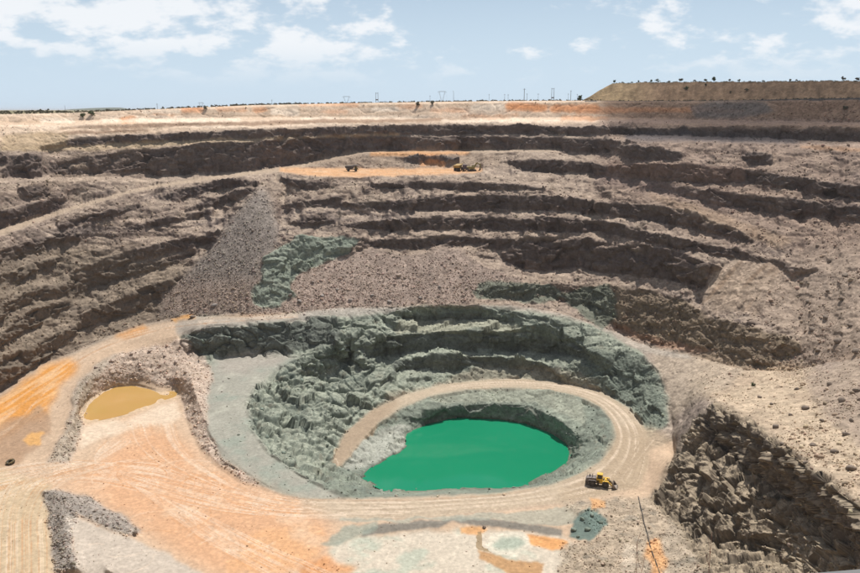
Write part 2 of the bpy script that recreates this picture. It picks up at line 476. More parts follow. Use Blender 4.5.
# settling basins below the road
ln((372,527,-127.9),(400,524.5,-127.7),(440,523,-127.7),(470,520,-127.7),(500,521.5,-127.7),(530,525,-127.8),(560,531,-127.9))
ln((365,540,-128.7),(420,533,-128.7),(500,533,-128.7),(545,540,-128.7))
ln((330,574,-128.8),(450,574,-128.9),(560,574,-128.2),(600,574,-126.5),(640,574,-123),(700,574,-119),(760,574,-114.5))
ln((568,534,-127.6),(576,520,-126.2),(588,510,-125.4),(600,514,-125.8),(606,528,-127))
ln((610,500,-128),(640,520,-126),(650,545,-124.5))
# near right-hand benches
ln((650,440,-127.8),(664,443,-127.3),(674,455,-127))
ln((690,357,-109),(690,385,-112.5),(682,420,-119.5))
ln((715,404,-100),(745,424,-97),(789,454,-92),(826,484,-88),(860,508,-85),(1000,612,-80))
ln((718,444,-110.5),(759,478,-108),(799,505,-103.6),(833,535,-98),(860,562,-95.6),(1000,640,-93))
ln((705,453,-112),(740,481,-109.6),(759,495,-107.2),(789,507,-105.4),(826,540,-99.6),(850,564,-97.6))
ln((712,409,-101),(698,420,-106),(678,451,-117),(651,495,-127.6))
ln((651,499,-127.8),(681,522,-125),(711,543,-121),(759,549,-117),(789,566,-114))
ln((715,388,-105.5),(750,400,-100),(800,420,-93),(860,440,-87.5),(1000,470,-78))
ln((-140,640,-130),(300,640,-129.5),(560,640,-128),(700,640,-115),(850,640,-102),(1000,640,-93))

def uv_to_ij(u, v):
    i = (u - U0) / DU
    rv = np.interp(u, us, rim)
    j = (v - rv) / (576 - rv) * ND if v <= 576 else ND + (v - 576) / 64 * NB
    return i, j
cm = np.zeros(Ug.shape, dtype=np.float32); cz = np.zeros(Ug.shape, dtype=np.float32)
for pts in LOW:
    for (a, b, c), (a2, b2, c2) in zip(pts[:-1], pts[1:]):
        i0, j0 = uv_to_ij(a, b); i1, j1 = uv_to_ij(a2, b2)
        n = int(max(abs(i1 - i0), abs(j1 - j0)) * 1.4) + 2
        t = np.linspace(0, 1, n)
        ii = np.clip(np.round(i0 + (i1 - i0) * t).astype(int), 0, NU - 1)
        jx = np.clip(np.round(j0 + (j1 - j0) * t).astype(int), 0, NV - 1)
        cm[jx, ii] = 1; cz[jx, ii] = c + (c2 - c) * t
above = V < base_v[None, :]
def relax(mask, val):
    pyr = [(mask, val)]
    while min(pyr[-1][0].shape) > 24:
        m, v = pyr[-1]
        h, w = m.shape; h2, w2 = (h + 1) // 2, (w + 1) // 2
        mp = np.zeros((h2 * 2, w2 * 2), np.float32); vp = mp.copy()
        mp[:h, :w] = m; vp[:h, :w] = v * m
        ms = mp.reshape(h2, 2, w2, 2).sum((1, 3)); vsu = vp.reshape(h2, 2, w2, 2).sum((1, 3))
        pyr.append(((ms > 0).astype(np.float32), np.where(ms > 0, vsu / np.maximum(ms, 1), 0).astype(np.float32)))
    x = None
    for lv in range(len(pyr) - 1, -1, -1):
        m, v = pyr[lv]
        if x is None: x = np.full(m.shape, v[m > 0].mean(), np.float32)
        else:
            x = np.repeat(np.repeat(x, 2, 0), 2, 1)[:m.shape[0], :m.shape[1]]
        fix = m > 0
        for _ in range(160 if lv > 2 else (80 if lv > 0 else 40)):
            x = np.where(fix, v, x)
            p = np.pad(x, 1, mode='edge')
            x = 0.25 * (p[:-2, 1:-1] + p[2:, 1:-1] + p[1:-1, :-2] + p[1:-1, 2:])
        x = np.where(fix, v, x)
    return x
Zl = relax(cm, cz)
R_lo = -Zl / TD
# keep the surface single-valued: distance always grows upwards in a column
RR = np.where(above, np.nan_to_num(R_up), R_lo)
def ublur(a_, r_):
    p_ = np.pad(a_, ((0, 0), (r_ + 1, r_)), mode='edge'); c_ = np.cumsum(p_, axis=1)
    return (c_[:, 2 * r_ + 1:] - c_[:, :-2 * r_ - 1]) / (2 * r_ + 1)
wfar = np.interp(V - rim[None, :], [0, 35, 80, 140], [1.0, 0.85, 0.4, 0.0]) * above
RR = RR * (1 - wfar) + ublur(ublur(RR, 9), 9) * wfar
RR = RR[::-1]
RR = np.maximum.accumulate(RR, axis=0)[::-1]
RR = 0.5 * RR + 0.25 * np.roll(RR, 1, 1) + 0.25 * np.roll(RR, -1, 1)
RR[:, 0] = RR[:, 1]; RR[:, -1] = RR[:, -2]
ZZ = -RR * TD
PX, PY, PZg = HX * RR, HY * RR, ZZ
print("rim r", RR[0, ::150].round(0), "rim z", ZZ[0, ::150].round(1), "mult", mult[::150].round(2))
# ---- what the ground is made of: masks on the relief -------------------------------------------
GREEN = [(178,336),(200,326),(250,322),(300,318),(345,314),(400,309),(450,306.5),(500,308),(540,313),(580,322),(610,334),(640,352),(658,372),(668,400),(668,425),(655,430),(640,446),(610,468),(575,482),(500,494),(420,499),(350,499),(300,499),(258,484),(222,462),(203,430),(205,400),(212,372),(190,356)]
SHELF = [(300,499),(345,498),(318,484),(296,472),(268,452),(250,428),(246,406),(254,388),(282,366),(300,356),(250,358),(215,358),(205,372),(204,400),(202,430),(224,462),(260,484)]
ROADPOLY = [p[:2] for p in ROAD_IN] + [p[:2] for p in ROAD_OUT][::-1]
FLOOR = [(-140,500),(-60,440),(0,396),(40,366),(75,354),(110,338),(150,325),(190,318),(300,313),(300,320),(250,324),(200,328),(180,336),(188,350),(212,372),(203,400),(203,430),(222,462),(258,484),(300,499),(560,486),(600,463),(650,450),(672,440),(676,455),(650,496),(672,522),(655,545),(640,574),(640,642),(-140,642)]
TURN = [(617,430),(650,425),(672,438),(676,456),(660,485),(650,497),(600,497),(560,505),(560,492),(600,468)]

faceS = soft(face, 1)
medS = soft(medium, 2)
green = soft(poly(GREEN, 0.6), 2)
lakewall = poly(GREEN, 0.6)
shelf = soft(poly(SHELF, 0.7), 3)
road = soft(poly(ROADPOLY, 0.15), 2)
turn = soft(poly(TURN, 0.8), 4)
floor_m = poly(FLOOR, 0.4)
floorS = soft(floor_m, 2)
taluS = soft(talus, 2)
flat_up = np.zeros(Ug.shape, dtype=bool)
for _, f in FLATS[:2]: flat_up |= band(f, 0.3)
flatS = soft(flat_up, 1)
ridge = soft(poly([(715,402),(735,412),(789,448),(826,478),(860,502),(1000,600),(1000,642),(700,642),(705,573),(680,530),(650,498),(665,470),(680,445),(698,418)], 0.8), 3)
inner_faces = np.zeros(Ug.shape, dtype=bool)
for tri in ([(360,349,360),(375,341,356),(400,334,352),(430,331,350),(470,331,349),(510,334,349),(550,340,352),(590,349,361),(615,363,376),(634,380,394)],
            [(392,363,376),(400,358,370),(430,356,368),(470,355,366),(510,357,367),(540,362,371.5),(562,368,374)],
            [(182,333,350),(200,328,352),(250,325,355),(300,320,351),(340,318,344)],
            [(400,317,320),(450,312.5,320),(475,315,320),(515,318,322)]):
    inner_faces |= band(tri)
upper_dark = soft(band([(700,416,440),(715,405,444),(759,434,478),(799,462,505),(833,490,535),(860,508,562),(1000,612,640)], 0.8), 2)

# ---- relief detail, pushed along the surface normal ---------------------------------------------
P = np.stack([PX, PY, PZg], -1)
def grid_normals(P):
    du = np.empty_like(P); dv = np.empty_like(P)
    du[:, 1:-1] = P[:, 2:] - P[:, :-2]; du[:, 0] = P[:, 1] - P[:, 0]; du[:, -1] = P[:, -1] - P[:, -2]
    dv[1:-1] = P[2:] - P[:-2]; dv[0] = P[1] - P[0]; dv[-1] = P[-1] - P[-2]
    n = np.cross(dv, du)
    n /= np.maximum(np.linalg.norm(n, axis=-1, keepdims=True), 1e-9)
    n[n[..., 2] < 0] *= -1
    return n
Ps = np.stack([blur2(P[..., k].astype(np.float32), 4) for k in range(3)], -1)
Nrm = grid_normals(Ps)
x, y, z = PX, PY, PZg
rough = np.full(Ug.shape, 0.44, np.float32)                # how craggy
rough = np.maximum(rough, faceS * 0.72)
rough = rough * (1 - 0.66 * taluS * np.interp(Ug, [690, 705], [1, 0.35]))
gl = soft(poly([(252,395),(290,362),(345,325),(400,320),(400,350),(372,400),(335,450),(330,480),(300,470),(262,440)], 1), 4)
rough = np.where(above, rough, 0.35)
rough = np.maximum(rough, soft(poly(GREEN, 0.6) & ~poly(SHELF, 0.6), 2) * 0.5)
bank = soft(poly([p[:2] for p in ROAD_IN] + [(300,500)], 0.3), 2)
rough = rough * (1 - 0.35 * bank)
rough = np.maximum(rough, ridge * 0.85)
rough = np.maximum(rough, soft(go_m, 2) * 0.6)
smoothf = np.clip(floorS * (1 - ridge), 0, 1)
rough = rough * (1 - 0.86 * smoothf)
rubble_ridge = soft(poly([(188,340),(150,346),(115,354),(92,366),(76,386),(70,415),(60,440),(45,464),(70,464),(82,430),(88,404),(112,384),(138,380),(160,386),(180,386),(186,420),(205,452),(240,480),(262,486),(224,460),(206,430),(208,398),(214,372),(196,352)], 1), 2)
rough = np.maximum(rough, rubble_ridge * 0.55)
berm = soft(poly([(42,491),(62,490),(88,498),(118,512),(142,531),(128,537),(100,524),(78,516),(72,540),(80,573),(54,573),(50,530)], 0.8), 2)
rough = np.maximum(rough, berm * 0.4)
lower_rub = soft(poly([(560,500),(610,498),(652,498),(690,530),(712,574),(712,640),(560,640),(560,545),(600,540)], 1), 3)
rough = np.maximum(rough, lower_rub * 0.5)
rough = rough * (1 - 0.8 * shelf)
rough = rough * (1 - 0.93 * road) * (1 - 0.8 * turn) * (1 - 0.9 * flatS)
rough = rough * (1 + 0.25 * gl)
rough = rough * np.interp(V - rim[None, :], [0, 16, 26], [0.35, 0.45, 1.0])
rs_soft = soft(poly([(750,300),(800,262),(830,225),(1000,230),(1000,345),(860,400),(800,345),(790,330)], 1.3), 8)
zone = soft(poly([(-140,120),(700,118),(1000,120),(1000,97),(-140,118)], 0), 2)
big = ridged(x / 27, y / 27, z / 19, 3)
mid = ridged(x / 9.5 + 4, y / 9.5, z / 5.5, 3)
fin = fbm(x / 3.4, y / 3.4, z / 2.4, 3)
def cells(x, y, z):
    """voronoi cells: a random number per cell and the distance to its centre"""
    xi, yi, zi = np.floor(x).astype(np.int64), np.floor(y).astype(np.int64), np.floor(z).astype(np.int64)
    best = np.full(x.shape, 9.0, np.float32); val = np.zeros(x.shape, np.float32)
    for a in (-1, 0, 1):
        for b in (-1, 0, 1):
            for c in (-1, 0, 1):
                h = _PERM[_PERM[_PERM[(xi + a) & 255] + ((yi + b) & 255)] + ((zi + c) & 255)]
                g_ = _G[h]
                dd = (xi + a + 0.5 + g_[..., 0] * 0.5 - x) ** 2 + (yi + b + 0.5 + g_[..., 1] * 0.5 - y) ** 2 + (zi + c + 0.5 + g_[..., 2] * 0.5 - z) ** 2
                m_ = dd < best
                g2_ = _G[_PERM[h + 31]]
                tilt = g2_[..., 0] * (x - xi - a - 0.5) + g2_[..., 1] * (y - yi - b - 0.5) + g2_[..., 2] * (z - zi - c - 0.5)
                best = np.where(m_, dd, best); val = np.where(m_, h / 255.0 + 0.75 * tilt, val)
    return val - 0.5, np.sqrt(best)
blk = np.zeros(Ug.shape, np.float32); cobble = np.zeros(Ug.shape, np.float32)
sel = rough > 0.30
wq_ = np.where(ridge[sel] > 0.3, 0.3, 1.2)
qx = x[sel] + wq_ * mid[sel]; qy = y[sel] + wq_ * mid[sel]; qz = z[sel] + 0.8 * wq_ * fin[sel]
c1_, d1_ = cells(qx / 7.5, qy / 7.5, qz / 4.2)
c2_, d2_ = cells(qx / 3.1 + 9, qy / 3.1, qz / 2.1)
near_ = (RR[sel] < 270) & (ridge[sel] > 0.3)
blk[sel] = c1_ * np.where(near_, 2.3, 2.4) + c2_ * np.where(near_, 0.9, 1.0)
gsel_ = (np.clip(green - shelf, 0, 1)[sel] > 0.4) | go_m[sel]
c3_, d3_ = cells(qx / 15 + 4, qy / 13, qz / 8.0)
blk[sel] = np.where(gsel_, c3_ * 3.2 + c1_ * 1.1 + c2_ * 0.35, blk[sel])
c4_, d4_ = cells(qx / 1.5 + 2, qy / 1.5, qz / 1.1)
blk[sel] += c4_ * np.where(RR[sel] < 420, 0.30, 0.15)
fsel_ = (faceS[sel] > 0.3) & ~gsel_ & ~near_
blk[sel] = np.where(fsel_, c3_ * 2.6 + c1_ * 1.4 + c2_ * 0.6, blk[sel])
d2_ = np.where(gsel_, 0.55, d2_)
cobble[sel] = (0.55 - d2_) * np.where(near_, 0.1, 0.6)
strata = np.sin(z * 1.5 + 2.2 * pnoise(x / 30, y / 30, z / 30) * 3) * 0.5
facing = np.clip(faceS + medS + ridge * 0.8 + green * 0.7, 0, 1)
flute = pnoise((x + y * 0.3) / 2.2, (y - x * 0.3) / 2.2, z / 16)
gnr_ = np.clip(green - shelf, 0, 1)
sm_ = rough * (1 - 0.6 * np.clip(ridge + gnr_ + 0.5 * faceS, 0, 1))
d = (big - 0.3) * 1.7 * sm_ + (mid - 0.3) * 0.8 * sm_ + fin * 0.5 * sm_ + blk * rough * (0.35 + facing + 0.3 * gnr_) + cobble * 0.5 * rough + strata * 0.3 * facing * rough + flute * 0.55 * faceS
d += fbm(x / 1.5, y / 1.5, z / 1.5, 2) * 0.16 * np.clip(rough * 1.3, 0.0, 1)
# open joints and gullies in the green rock and the near ridge
crev = np.clip(1 - 8 * np.abs(pnoise(x / 21 + 2, y / 15, z / 12)), 0, 1) + 0.6 * np.clip(1 - 7 * np.abs(pnoise(x / 9 + 8, y / 8, z / 7)), 0, 1)
d -= crev * (1.9 * np.clip(green - shelf - road, 0, 1) * (1 - 0.6 * bank) * np.interp(Ug, [370, 410], [1, 0.25]) + 2.2 * ridge + 0.5 * np.where(above, 1, 0) * (1 - taluS) * (1 - rs_soft))
d += fbm(x / 14, y / 14, octs=3) * 0.25 * smoothf
# gullies in the loose ground and grooves of the haul road
d -= road * 0.10 * np.abs(fbm(x / 2.0, y / 2.0, octs=2))
d *= np.clip((RR - 60) / 120, 0.3, 1)
d[0, :] = 0
d[1] *= 0.3; d[2] *= 0.6
d[-1, :] = 0
d *= 1 - 0.9 * soft(poly(LAKE, 0), 1)
P = P + Nrm * d[..., None]
N2 = grid_normals(P)

# ---- colours of the stuff itself, with some shade and sunlight painted in ------------------------------------------------------------
def C(*c): return np.array(c, np.float32)
col = np.zeros(Ug.shape + (3,), np.float32)
col[:] = C(0.250, 0.200, 0.168)
def lay(mask, c, op=1.0):
    global col
    m = np.clip(mask * op, 0, 1)[..., None]
    col = col * (1 - m) + np.asarray(c, np.float32) * m
nS = fbm(x / 75, y / 75, z / 2.4, 4)
nA = fbm(x / 60, y / 60, z / 14, 4); nB = fbm(x / 16 + 30, y / 16, z / 8, 4); nC = fbm(x / 5 + 60, y / 5, z / 4, 3)
lay(sstep(nA, 0.05, 0.5), C(0.33, 0.26, 0.20), 0.8)
lay(sstep(-nA, 0.1, 0.5), C(0.205, 0.172, 0.16), 0.8)
lay(sstep(nB, 0.08, 0.4), C(0.40, 0.33, 0.265), 0.7)
lay(sstep(-nB, 0.08, 0.4), C(0.17, 0.132, 0.112), 0.75)
# level dusty ledges against fresh rock
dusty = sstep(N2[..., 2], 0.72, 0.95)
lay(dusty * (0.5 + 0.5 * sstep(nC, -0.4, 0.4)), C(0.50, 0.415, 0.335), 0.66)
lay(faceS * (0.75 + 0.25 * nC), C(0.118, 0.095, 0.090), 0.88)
lay(faceS * sstep(flute, 0.2, 0.6), C(0.21, 0.16, 0.135), 0.45)
# left side: greener-brown older benches
lay(soft(poly([(-140,300),(60,240),(190,262),(180,318),(80,352),(0,392),(-140,480)], 1.5), 12), C(0.225, 0.192, 0.145), 0.55)
# sandy top of the far wall
top = soft(poly([(-140,117),(0,113),(150,108),(300,103),(440,100),(600,99),(640,112),(620,123),(560,124),(500,123.5),(440,123),(364,124.5),(251,128),(215,130),(120,134),(66,139),(30,147),(0,146),(-140,150)], 0.7), 2)
lay(top, C(0.60, 0.48, 0.37))
lay(top * sstep(nS, 0.05, 0.4), C(0.45, 0.335, 0.235), 0.75)
lay(top * sstep(-nS, 0.05, 0.4), C(0.68, 0.57, 0.46), 0.8)
brown_st = band([(60,127,129.5),(120,125,129),(200,121,126),(251,122,126),(300,119,124),(360,119,123),(440,117.5,122),(480,119,121)], 1.2) | band([(30,134,137),(80,131,135),(150,129,131)], 1.3)
lay(soft(brown_st, 1, 0.8, 3), C(0.27, 0.185, 0.13), 0.85)
lay(soft(band([(0,147,151),(65,146.5,151),(130,143,149),(215,139.5,143),(300,136.5,138),(400,133.8,136)], 0.8), 1), C(0.50, 0.40, 0.275), 0.85)
lay(soft(poly([(0,135),(40,131),(70,133),(66,146),(60,153),(0,150)], 1.2), 3, 0.7, 8), C(0.42, 0.33, 0.22), 0.8)
for q, (a, b, c_, d_, op) in enumerate([(118,138,116,123,.8),(180,205,106,113,.7),(252,268,106,113,.6),(300,360,103,107,.45),(505,548,103,112,.9),(548,600,104,113,.85),(460,520,114,118,.5),(560,610,116,121,.6),(215,248,107,112,.5),(395,425,104,109,.5),(430,470,108,113,.45),(150,175,112,116,.5),(320,350,109,114,.4)]):
    lay(soft(poly([(a,c_),(b,c_),(b,d_),(a,d_)], 1.6), 3, 0.8, q * 3.3), C(0.62, 0.27, 0.11), op)
for q, (a, b, c_, d_) in enumerate([(40,75,117,123),(140,180,110,114),(270,300,108,116),(370,400,106,112),(470,505,104,110),(300,430,116,119),(100,240,118,122),(440,560,119,123)]):
    lay(soft(poly([(a,c_),(b,c_),(b,d_),(a,d_)], 1.6), 2, 0.8, 40 + q * 3.3), C(0.76, 0.67, 0.56), 0.75)
# right end of the top: browner, with an iron-red seam and a spill of grey rock
rt = soft(poly([(600,100),(1000,95),(1000,134),(860,130),(640,126),(606,118)], 0.6), 4)
lay(rt, C(0.34, 0.235, 0.165), 0.85)
lay(soft(band([(575,106,115),(640,107,113),(700,107,113),(745,109,113)], 1), 2, 0.6, 5), C(0.50, 0.25, 0.13), 0.7)
lay(soft(poly([(688,106),(720,101),(765,101),(775,112),(740,119),(695,119)], 1.5), 3, 0.6, 2), C(0.19, 0.175, 0.165), 0.8)
lay(soft(poly([(770,101),(860,99),(1000,99),(1000,112),(860,110),(790,117)], 1), 3), C(0.30, 0.20, 0.14), 0.7)
lay(soft(band([(600,118,127),(700,118,124),(860,120,126),(1000,121,128)], 1), 2), C(0.34, 0.26, 0.22), 0.6)
lay(soft(band([(625,133,141),(700,135,142),(790,138,144),(800,140,142)], 0.5), 2), C(0.125, 0.118, 0.125), 0.9)
lay(soft(band([(800,145,148),(830,147,151),(1000,152,158)], 0.4), 1), C(0.52, 0.36, 0.24), 0.8)
lay(soft(band([(40,98,101.5),(590,100,101.4),(860,97,100),(1000,96,99)], 0), 0) * (Ug > 585), C(0.09, 0.088, 0.09), 0.9)
# ramp, working floor, blast pile
lay(soft(band(FLATS[0][1], 0.2), 1), C(0.46, 0.375, 0.29), 0.9)
wf = soft(band(FLATS[1][1], 0.3), 1)
lay(wf, C(0.62, 0.375, 0.21))
lay(wf * sstep(fbm(x / 20, y / 5, octs=3), -0.1, 0.3), C(0.66, 0.47, 0.31), 0.8)
lay(soft(band([(310,160,167),(364,154,167),(440,153.5,167),(480,152,167),(500,155,166)], 1), 2), C(0.34, 0.27, 0.21), 0.7)
lay(soft(band([(370,152,156),(405,151,155.5),(440,151,155),(470,151.5,154)], 0.8), 1), C(0.60, 0.35, 0.18), 0.9)
lay(soft(poly([(418,154),(432,152),(440,158),(446,166),(420,167)], 1), 1, 0.6, 4), C(0.60, 0.33, 0.17), 0.9)
lay(soft(poly([(404,157),(425,156),(456,158),(458,164),(446,164),(430,160),(424,164),(404,163)], 0.8), 1), C(0.095, 0.09, 0.095), 0.8)
# right face tinted pink-brown
lay(soft(band([(608,165,177),(637,164,178),(688,164,181),(745,170,182)], 1), 1), C(0.25, 0.175, 0.14), 0.7)
lay(soft(poly([(590,172),(650,178),(735,206),(735,214),(680,198),(600,184)], 1), 3), C(0.30, 0.24, 0.215), 0.6)
lay(soft(poly([(640,190),(700,206),(760,228),(800,240),(780,250),(720,226),(660,204)], 1.5), 4, 0.5, 7), C(0.43, 0.34, 0.25), 0.75)
# fans of loose rock
ct = soft(band(TALUS[0][1], 1.8) & ~go_m, 4)
lay(ct, C(0.30, 0.245, 0.212)); lay(ct * sstep(nB, 0.0, 0.5), C(0.32, 0.26, 0.22), 0.5)
lt = soft(left_talus, 4)
lay(lt, C(0.215, 0.195, 0.178), 0.9); lay(lt * soft(poly([(150,280),(300,280),(300,320),(150,320)], 1), 10), C(0.27, 0.215, 0.18), 0.7)
rtal = soft(band(TALUS[2][1], 0.6), 3)
rtal = soft(band(TALUS[2][1], 2.2), 6)
lay(rtal, C(0.37, 0.295, 0.225), 0.6); lay(rtal * sstep(pnoise((Ug + V * 0.9) / 9, (V - Ug) / 80), 0.1, 0.5), C(0.24, 0.175, 0.125), 0.7)
# right-hand slope and plateau
rs = soft(poly([(750,300),(800,262),(830,225),(1000,230),(1000,345),(860,400),(800,345),(790,330)], 1.3), 8)
lay(rs, C(0.32, 0.26, 0.212), 0.85)
pl = soft(poly([(700,352),(745,370),(790,362),(830,372),(860,350),(1000,350),(1000,610),(860,505),(789,452),(745,421),(715,402),(690,388)], 1.0), 6)
lay(pl, C(0.47, 0.37, 0.265), 0.9)
lay(pl * sstep(nB + 0.5 * nA, 0.0, 0.4), C(0.36, 0.275, 0.20), 0.75)
lay(soft(poly([(800,380),(830,350),(1000,330),(1000,480),(860,450),(820,410)], 1.5), 8, 0.6, 2), C(0.30, 0.235, 0.19), 0.7)
lay(soft(poly([(650,350),(705,358),(748,370),(725,390),(700,395),(672,425),(655,372)], 1), 4), C(0.40, 0.325, 0.25), 0.8)
lay(soft(band(MEDIUM[1][1], 1), 2), C(0.235, 0.19, 0.135), 0.75)
lay(soft(band(MEDIUM[1][1], 1), 2) * sstep(nC, 0.05, 0.4), C(0.33, 0.265, 0.19), 0.6)
lay(soft(poly([(612,322),(640,332),(690,345),(720,350),(700,356),(654,346),(615,332)], 1), 2, 0.5, 3), C(0.33, 0.20, 0.135), 0.6)
# road level around the inner pit
lay(soft(band([(186,317,332),(215,316,328),(250,318,324),(300,313,319),(345,309,316),(400,306,311),(450,305,308),(500,305,309),(560,314,320),(600,326,333),(640,344,352),(690,354,360)], 0.4), 1), C(0.385, 0.335, 0.28), 0.9)
lay(soft(band([(186,316,322),(215,315,320),(250,317,319),(300,312,314)], 0.4), 1), C(0.26, 0.275, 0.235), 0.7)
gpat = soft(poly([(468,292),(480,283),(510,281),(548,284),(562,292),(580,287),(606,284),(620,296),(616,322),(600,330),(585,318),(560,300),(540,303),(500,302),(478,300)], 1.5), 2)
lay(gpat * sstep(gpat + 0.7 * nC + 0.4 * nB, 0.3, 0.8), C(0.165, 0.19, 0.155), 0.9)
go = soft(go_m, 2)
go = go * sstep(go + 0.6 * nC + 0.3 * nB, 0.25, 0.7)
lay(go, C(0.265, 0.32, 0.27), 0.92); lay(go * sstep(nC, 0.0, 0.5), C(0.33, 0.36, 0.30), 0.6)
# green rock of the inner pit
lay(green, C(0.195, 0.217, 0.178))
lay(green * sstep(nB, 0.0, 0.5), C(0.29, 0.32, 0.255), 0.65)
lay(green * sstep(-nB, 0.05, 0.5), C(0.12, 0.145, 0.125), 0.7)
lay(green * sstep(-nC, 0.2, 0.5), C(0.225, 0.20, 0.15), 0.45)
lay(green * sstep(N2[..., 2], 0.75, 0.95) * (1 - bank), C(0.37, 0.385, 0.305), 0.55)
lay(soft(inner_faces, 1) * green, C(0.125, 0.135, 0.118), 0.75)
lay(green * soft(band([(395,322,333),(440,320,331),(480,321,331),(520,324,333)], 1), 2, 0.4, 3), C(0.335, 0.325, 0.245), 0.7)
lay(soft(band([(385,392,420),(430,386,396),(480,366,379),(560,368,381),(600,380,390)], 1), 2) * (1 - faceS), C(0.34, 0.29, 0.215), 0.5)
lay(soft(poly([(590,345),(630,362),(660,390),(668,425),(652,428),(630,406),(605,392),(580,372)], 1), 3), C(0.165, 0.19, 0.155), 0.65)
lay(shelf, C(0.335, 0.325, 0.275)); lay(shelf * sstep(nB, 0.0, 0.35), C(0.43, 0.42, 0.35), 0.7); lay(shelf * sstep(-nB, 0.12, 0.4), C(0.28, 0.315, 0.265), 0.7)
lay(soft(poly([(214,358),(250,352),(290,352),(280,366),(250,372),(225,374)], 1), 4), C(0.36, 0.325, 0.28), 0.8)
# lake walls: paler silt line and warm ledges
lay(soft(band([(345,452,470),(380,428,462),(402,424,452),(412,428,440)], 0.8), 2), C(0.40, 0.40, 0.345), 0.8)
lay(soft(band([(430,396,404),(480,389,400),(530,389,403),(560,392,412),(585,402,425)], 0.8), 2), C(0.33, 0.335, 0.265), 0.6)
lay(soft(band([(335,450,470),(352,432,452),(380,405,424)], 0.8), 1), C(0.36, 0.26, 0.17), 0.75)
# haul road
lay(road, C(0.45, 0.365, 0.27)); lay(turn, C(0.385, 0.30, 0.21), 0.85)
lay(road * soft(poly([(328,475),(325,445),(372,400),(400,392),(395,412),(360,450),(345,472)], 0), 6), C(0.33, 0.25, 0.175), 0.85)
# orange floor
fl = floorS * (1 - green) * (1 - road)
lay(fl, C(0.53, 0.39, 0.275), 0.95)
orange = soft(poly([(95,470),(130,420),(168,425),(205,465),(260,490),(330,520),(330,545),(300,574),(210,574),(150,535),(90,495),(55,485)], 1.6), 12)
lay(orange, C(0.575, 0.335, 0.195), 0.9)
lay(soft(poly([(250,530),(300,522),(330,535),(315,560),(290,574),(220,574)], 1.5), 6, 0.5, 1), C(0.61, 0.35, 0.185), 0.8)
lay(orange * sstep(nB, 0.0, 0.45), C(0.62, 0.445, 0.31), 0.7)
ramp_o = soft(poly([(-140,470),(-80,440),(0,400),(40,368),(70,358),(78,366),(55,395),(40,420),(0,440),(-140,520)], 1.2), 4)
lay(ramp_o, C(0.62, 0.27, 0.05), 0.9); lay(ramp_o * sstep(pnoise((Ug * 0.6 + V) / 4.5, (Ug - V * 0.6) / 40), -0.1, 0.4), C(0.68, 0.44, 0.24), 0.75)
lay(soft(poly([(115,336),(145,325),(150,330),(125,340)], 1), 2), C(0.58, 0.28, 0.09), 0.8)
lay(soft(poly([(170,319),(192,315),(196,319),(176,323)], .5), 1), C(0.60, 0.30, 0.08), 0.9)
lay(soft(poly([(0,425),(40,405),(56,420),(45,440),(20,462),(-40,500),(-80,480)], 1.5), 4, 0.5, 6), C(0.36, 0.235, 0.15), 0.85)
lay(soft(poly([(24,440),(32,432),(44,432),(40,444),(28,446)], 0.8), 1), C(0.62, 0.35, 0.13), 0.9)
cream = soft(poly([(80,425),(130,418),(178,398),(184,420),(150,425),(100,440),(78,450)], 1.4), 4, 0.6, 3)
lay(cream, C(0.64, 0.52, 0.40), 0.8)
lay(rubble_ridge, C(0.46, 0.365, 0.295), 0.85); lay(rubble_ridge * sstep(nC, 0, 0.4), C(0.53, 0.435, 0.36), 0.6)
lay(rubble_ridge * soft(poly([(40,370),(120,352),(95,375),(85,420),(70,464),(40,464)], 1), 3), C(0.30, 0.265, 0.205), 0.6)
lay(soft(poly([(-140,500),(0,470),(48,480),(50,500),(54,576),(54,642),(-140,642)], 1.2), 4), C(0.49, 0.385, 0.255), 0.85)
lay(berm, C(0.275, 0.25, 0.225), 0.9)
lay(soft(poly([(66,515),(100,526),(132,539),(165,552),(205,576),(205,642),(82,642),(74,545)], 0.8), 2), C(0.485, 0.425, 0.36), 0.9)
# basins
basin = soft(poly([(330,576),(330,545),(360,538),(420,531),(478,530),(560,534),(575,545),(560,576),(560,642),(330,642)], 1), 3)
lay(basin, C(0.55, 0.49, 0.40), 0.9)
lay(basin * sstep(nB + 0.3 * nC, -0.05, 0.3), C(0.40, 0.43, 0.35), 0.8)
lay(soft(band([(362,530,538),(380,525,534),(400,522,531),(440,520,528),(452,518,521),(458,517,523),(500,519,527),(545,526,534),(562,530,536)], 0.4), 1), C(0.20, 0.185, 0.158), 0.95)
lay(soft(poly([(484,545),(490,536),(505,531),(522,532),(534,540),(530,550),(514,556),(496,554)], 0.6), 1), C(0.60, 0.55, 0.45), 0.9)
lay(soft(poly([(492,545),(500,538),(516,537),(526,543),(518,550),(502,551)], 0.8), 2), C(0.33, 0.38, 0.31), 0.85)
lay(soft(poly([(318,546),(345,526),(380,522),(372,533),(340,546)], 1), 2, 0.5, 2), C(0.27, 0.30, 0.25), 0.8)
lay(soft(band([(340,518,523),(420,517,521),(500,513,519),(560,507,528),(580,503,520)], 1), 1, 0.5, 9), C(0.31, 0.325, 0.27), 0.7)
lay(soft(poly([(461,528),(478,525),(488,530),(478,536),(462,534)], 0.6), 1), C(0.62, 0.34, 0.15), 0.9)
lay(soft(poly([(526,535),(548,536),(568,541),(569,551),(548,549),(530,544)], 0.6), 1), C(0.62, 0.31, 0.12), 0.95)
lay(soft(poly([(478,548),(490,553),(515,560),(545,562),(540,576),(510,574),(478,560)], 0.8), 1), C(0.43, 0.245, 0.11), 0.9)
lay(soft(poly([(476,531),(480,531),(482,546),(492,553),(476,548)], 0.5), 0), C(0.27, 0.19, 0.10), 0.8)
lay(soft(poly([(305,562),(330,558),(355,566),(350,576),(300,576)], 1), 3), C(0.58, 0.27, 0.11), 0.8)
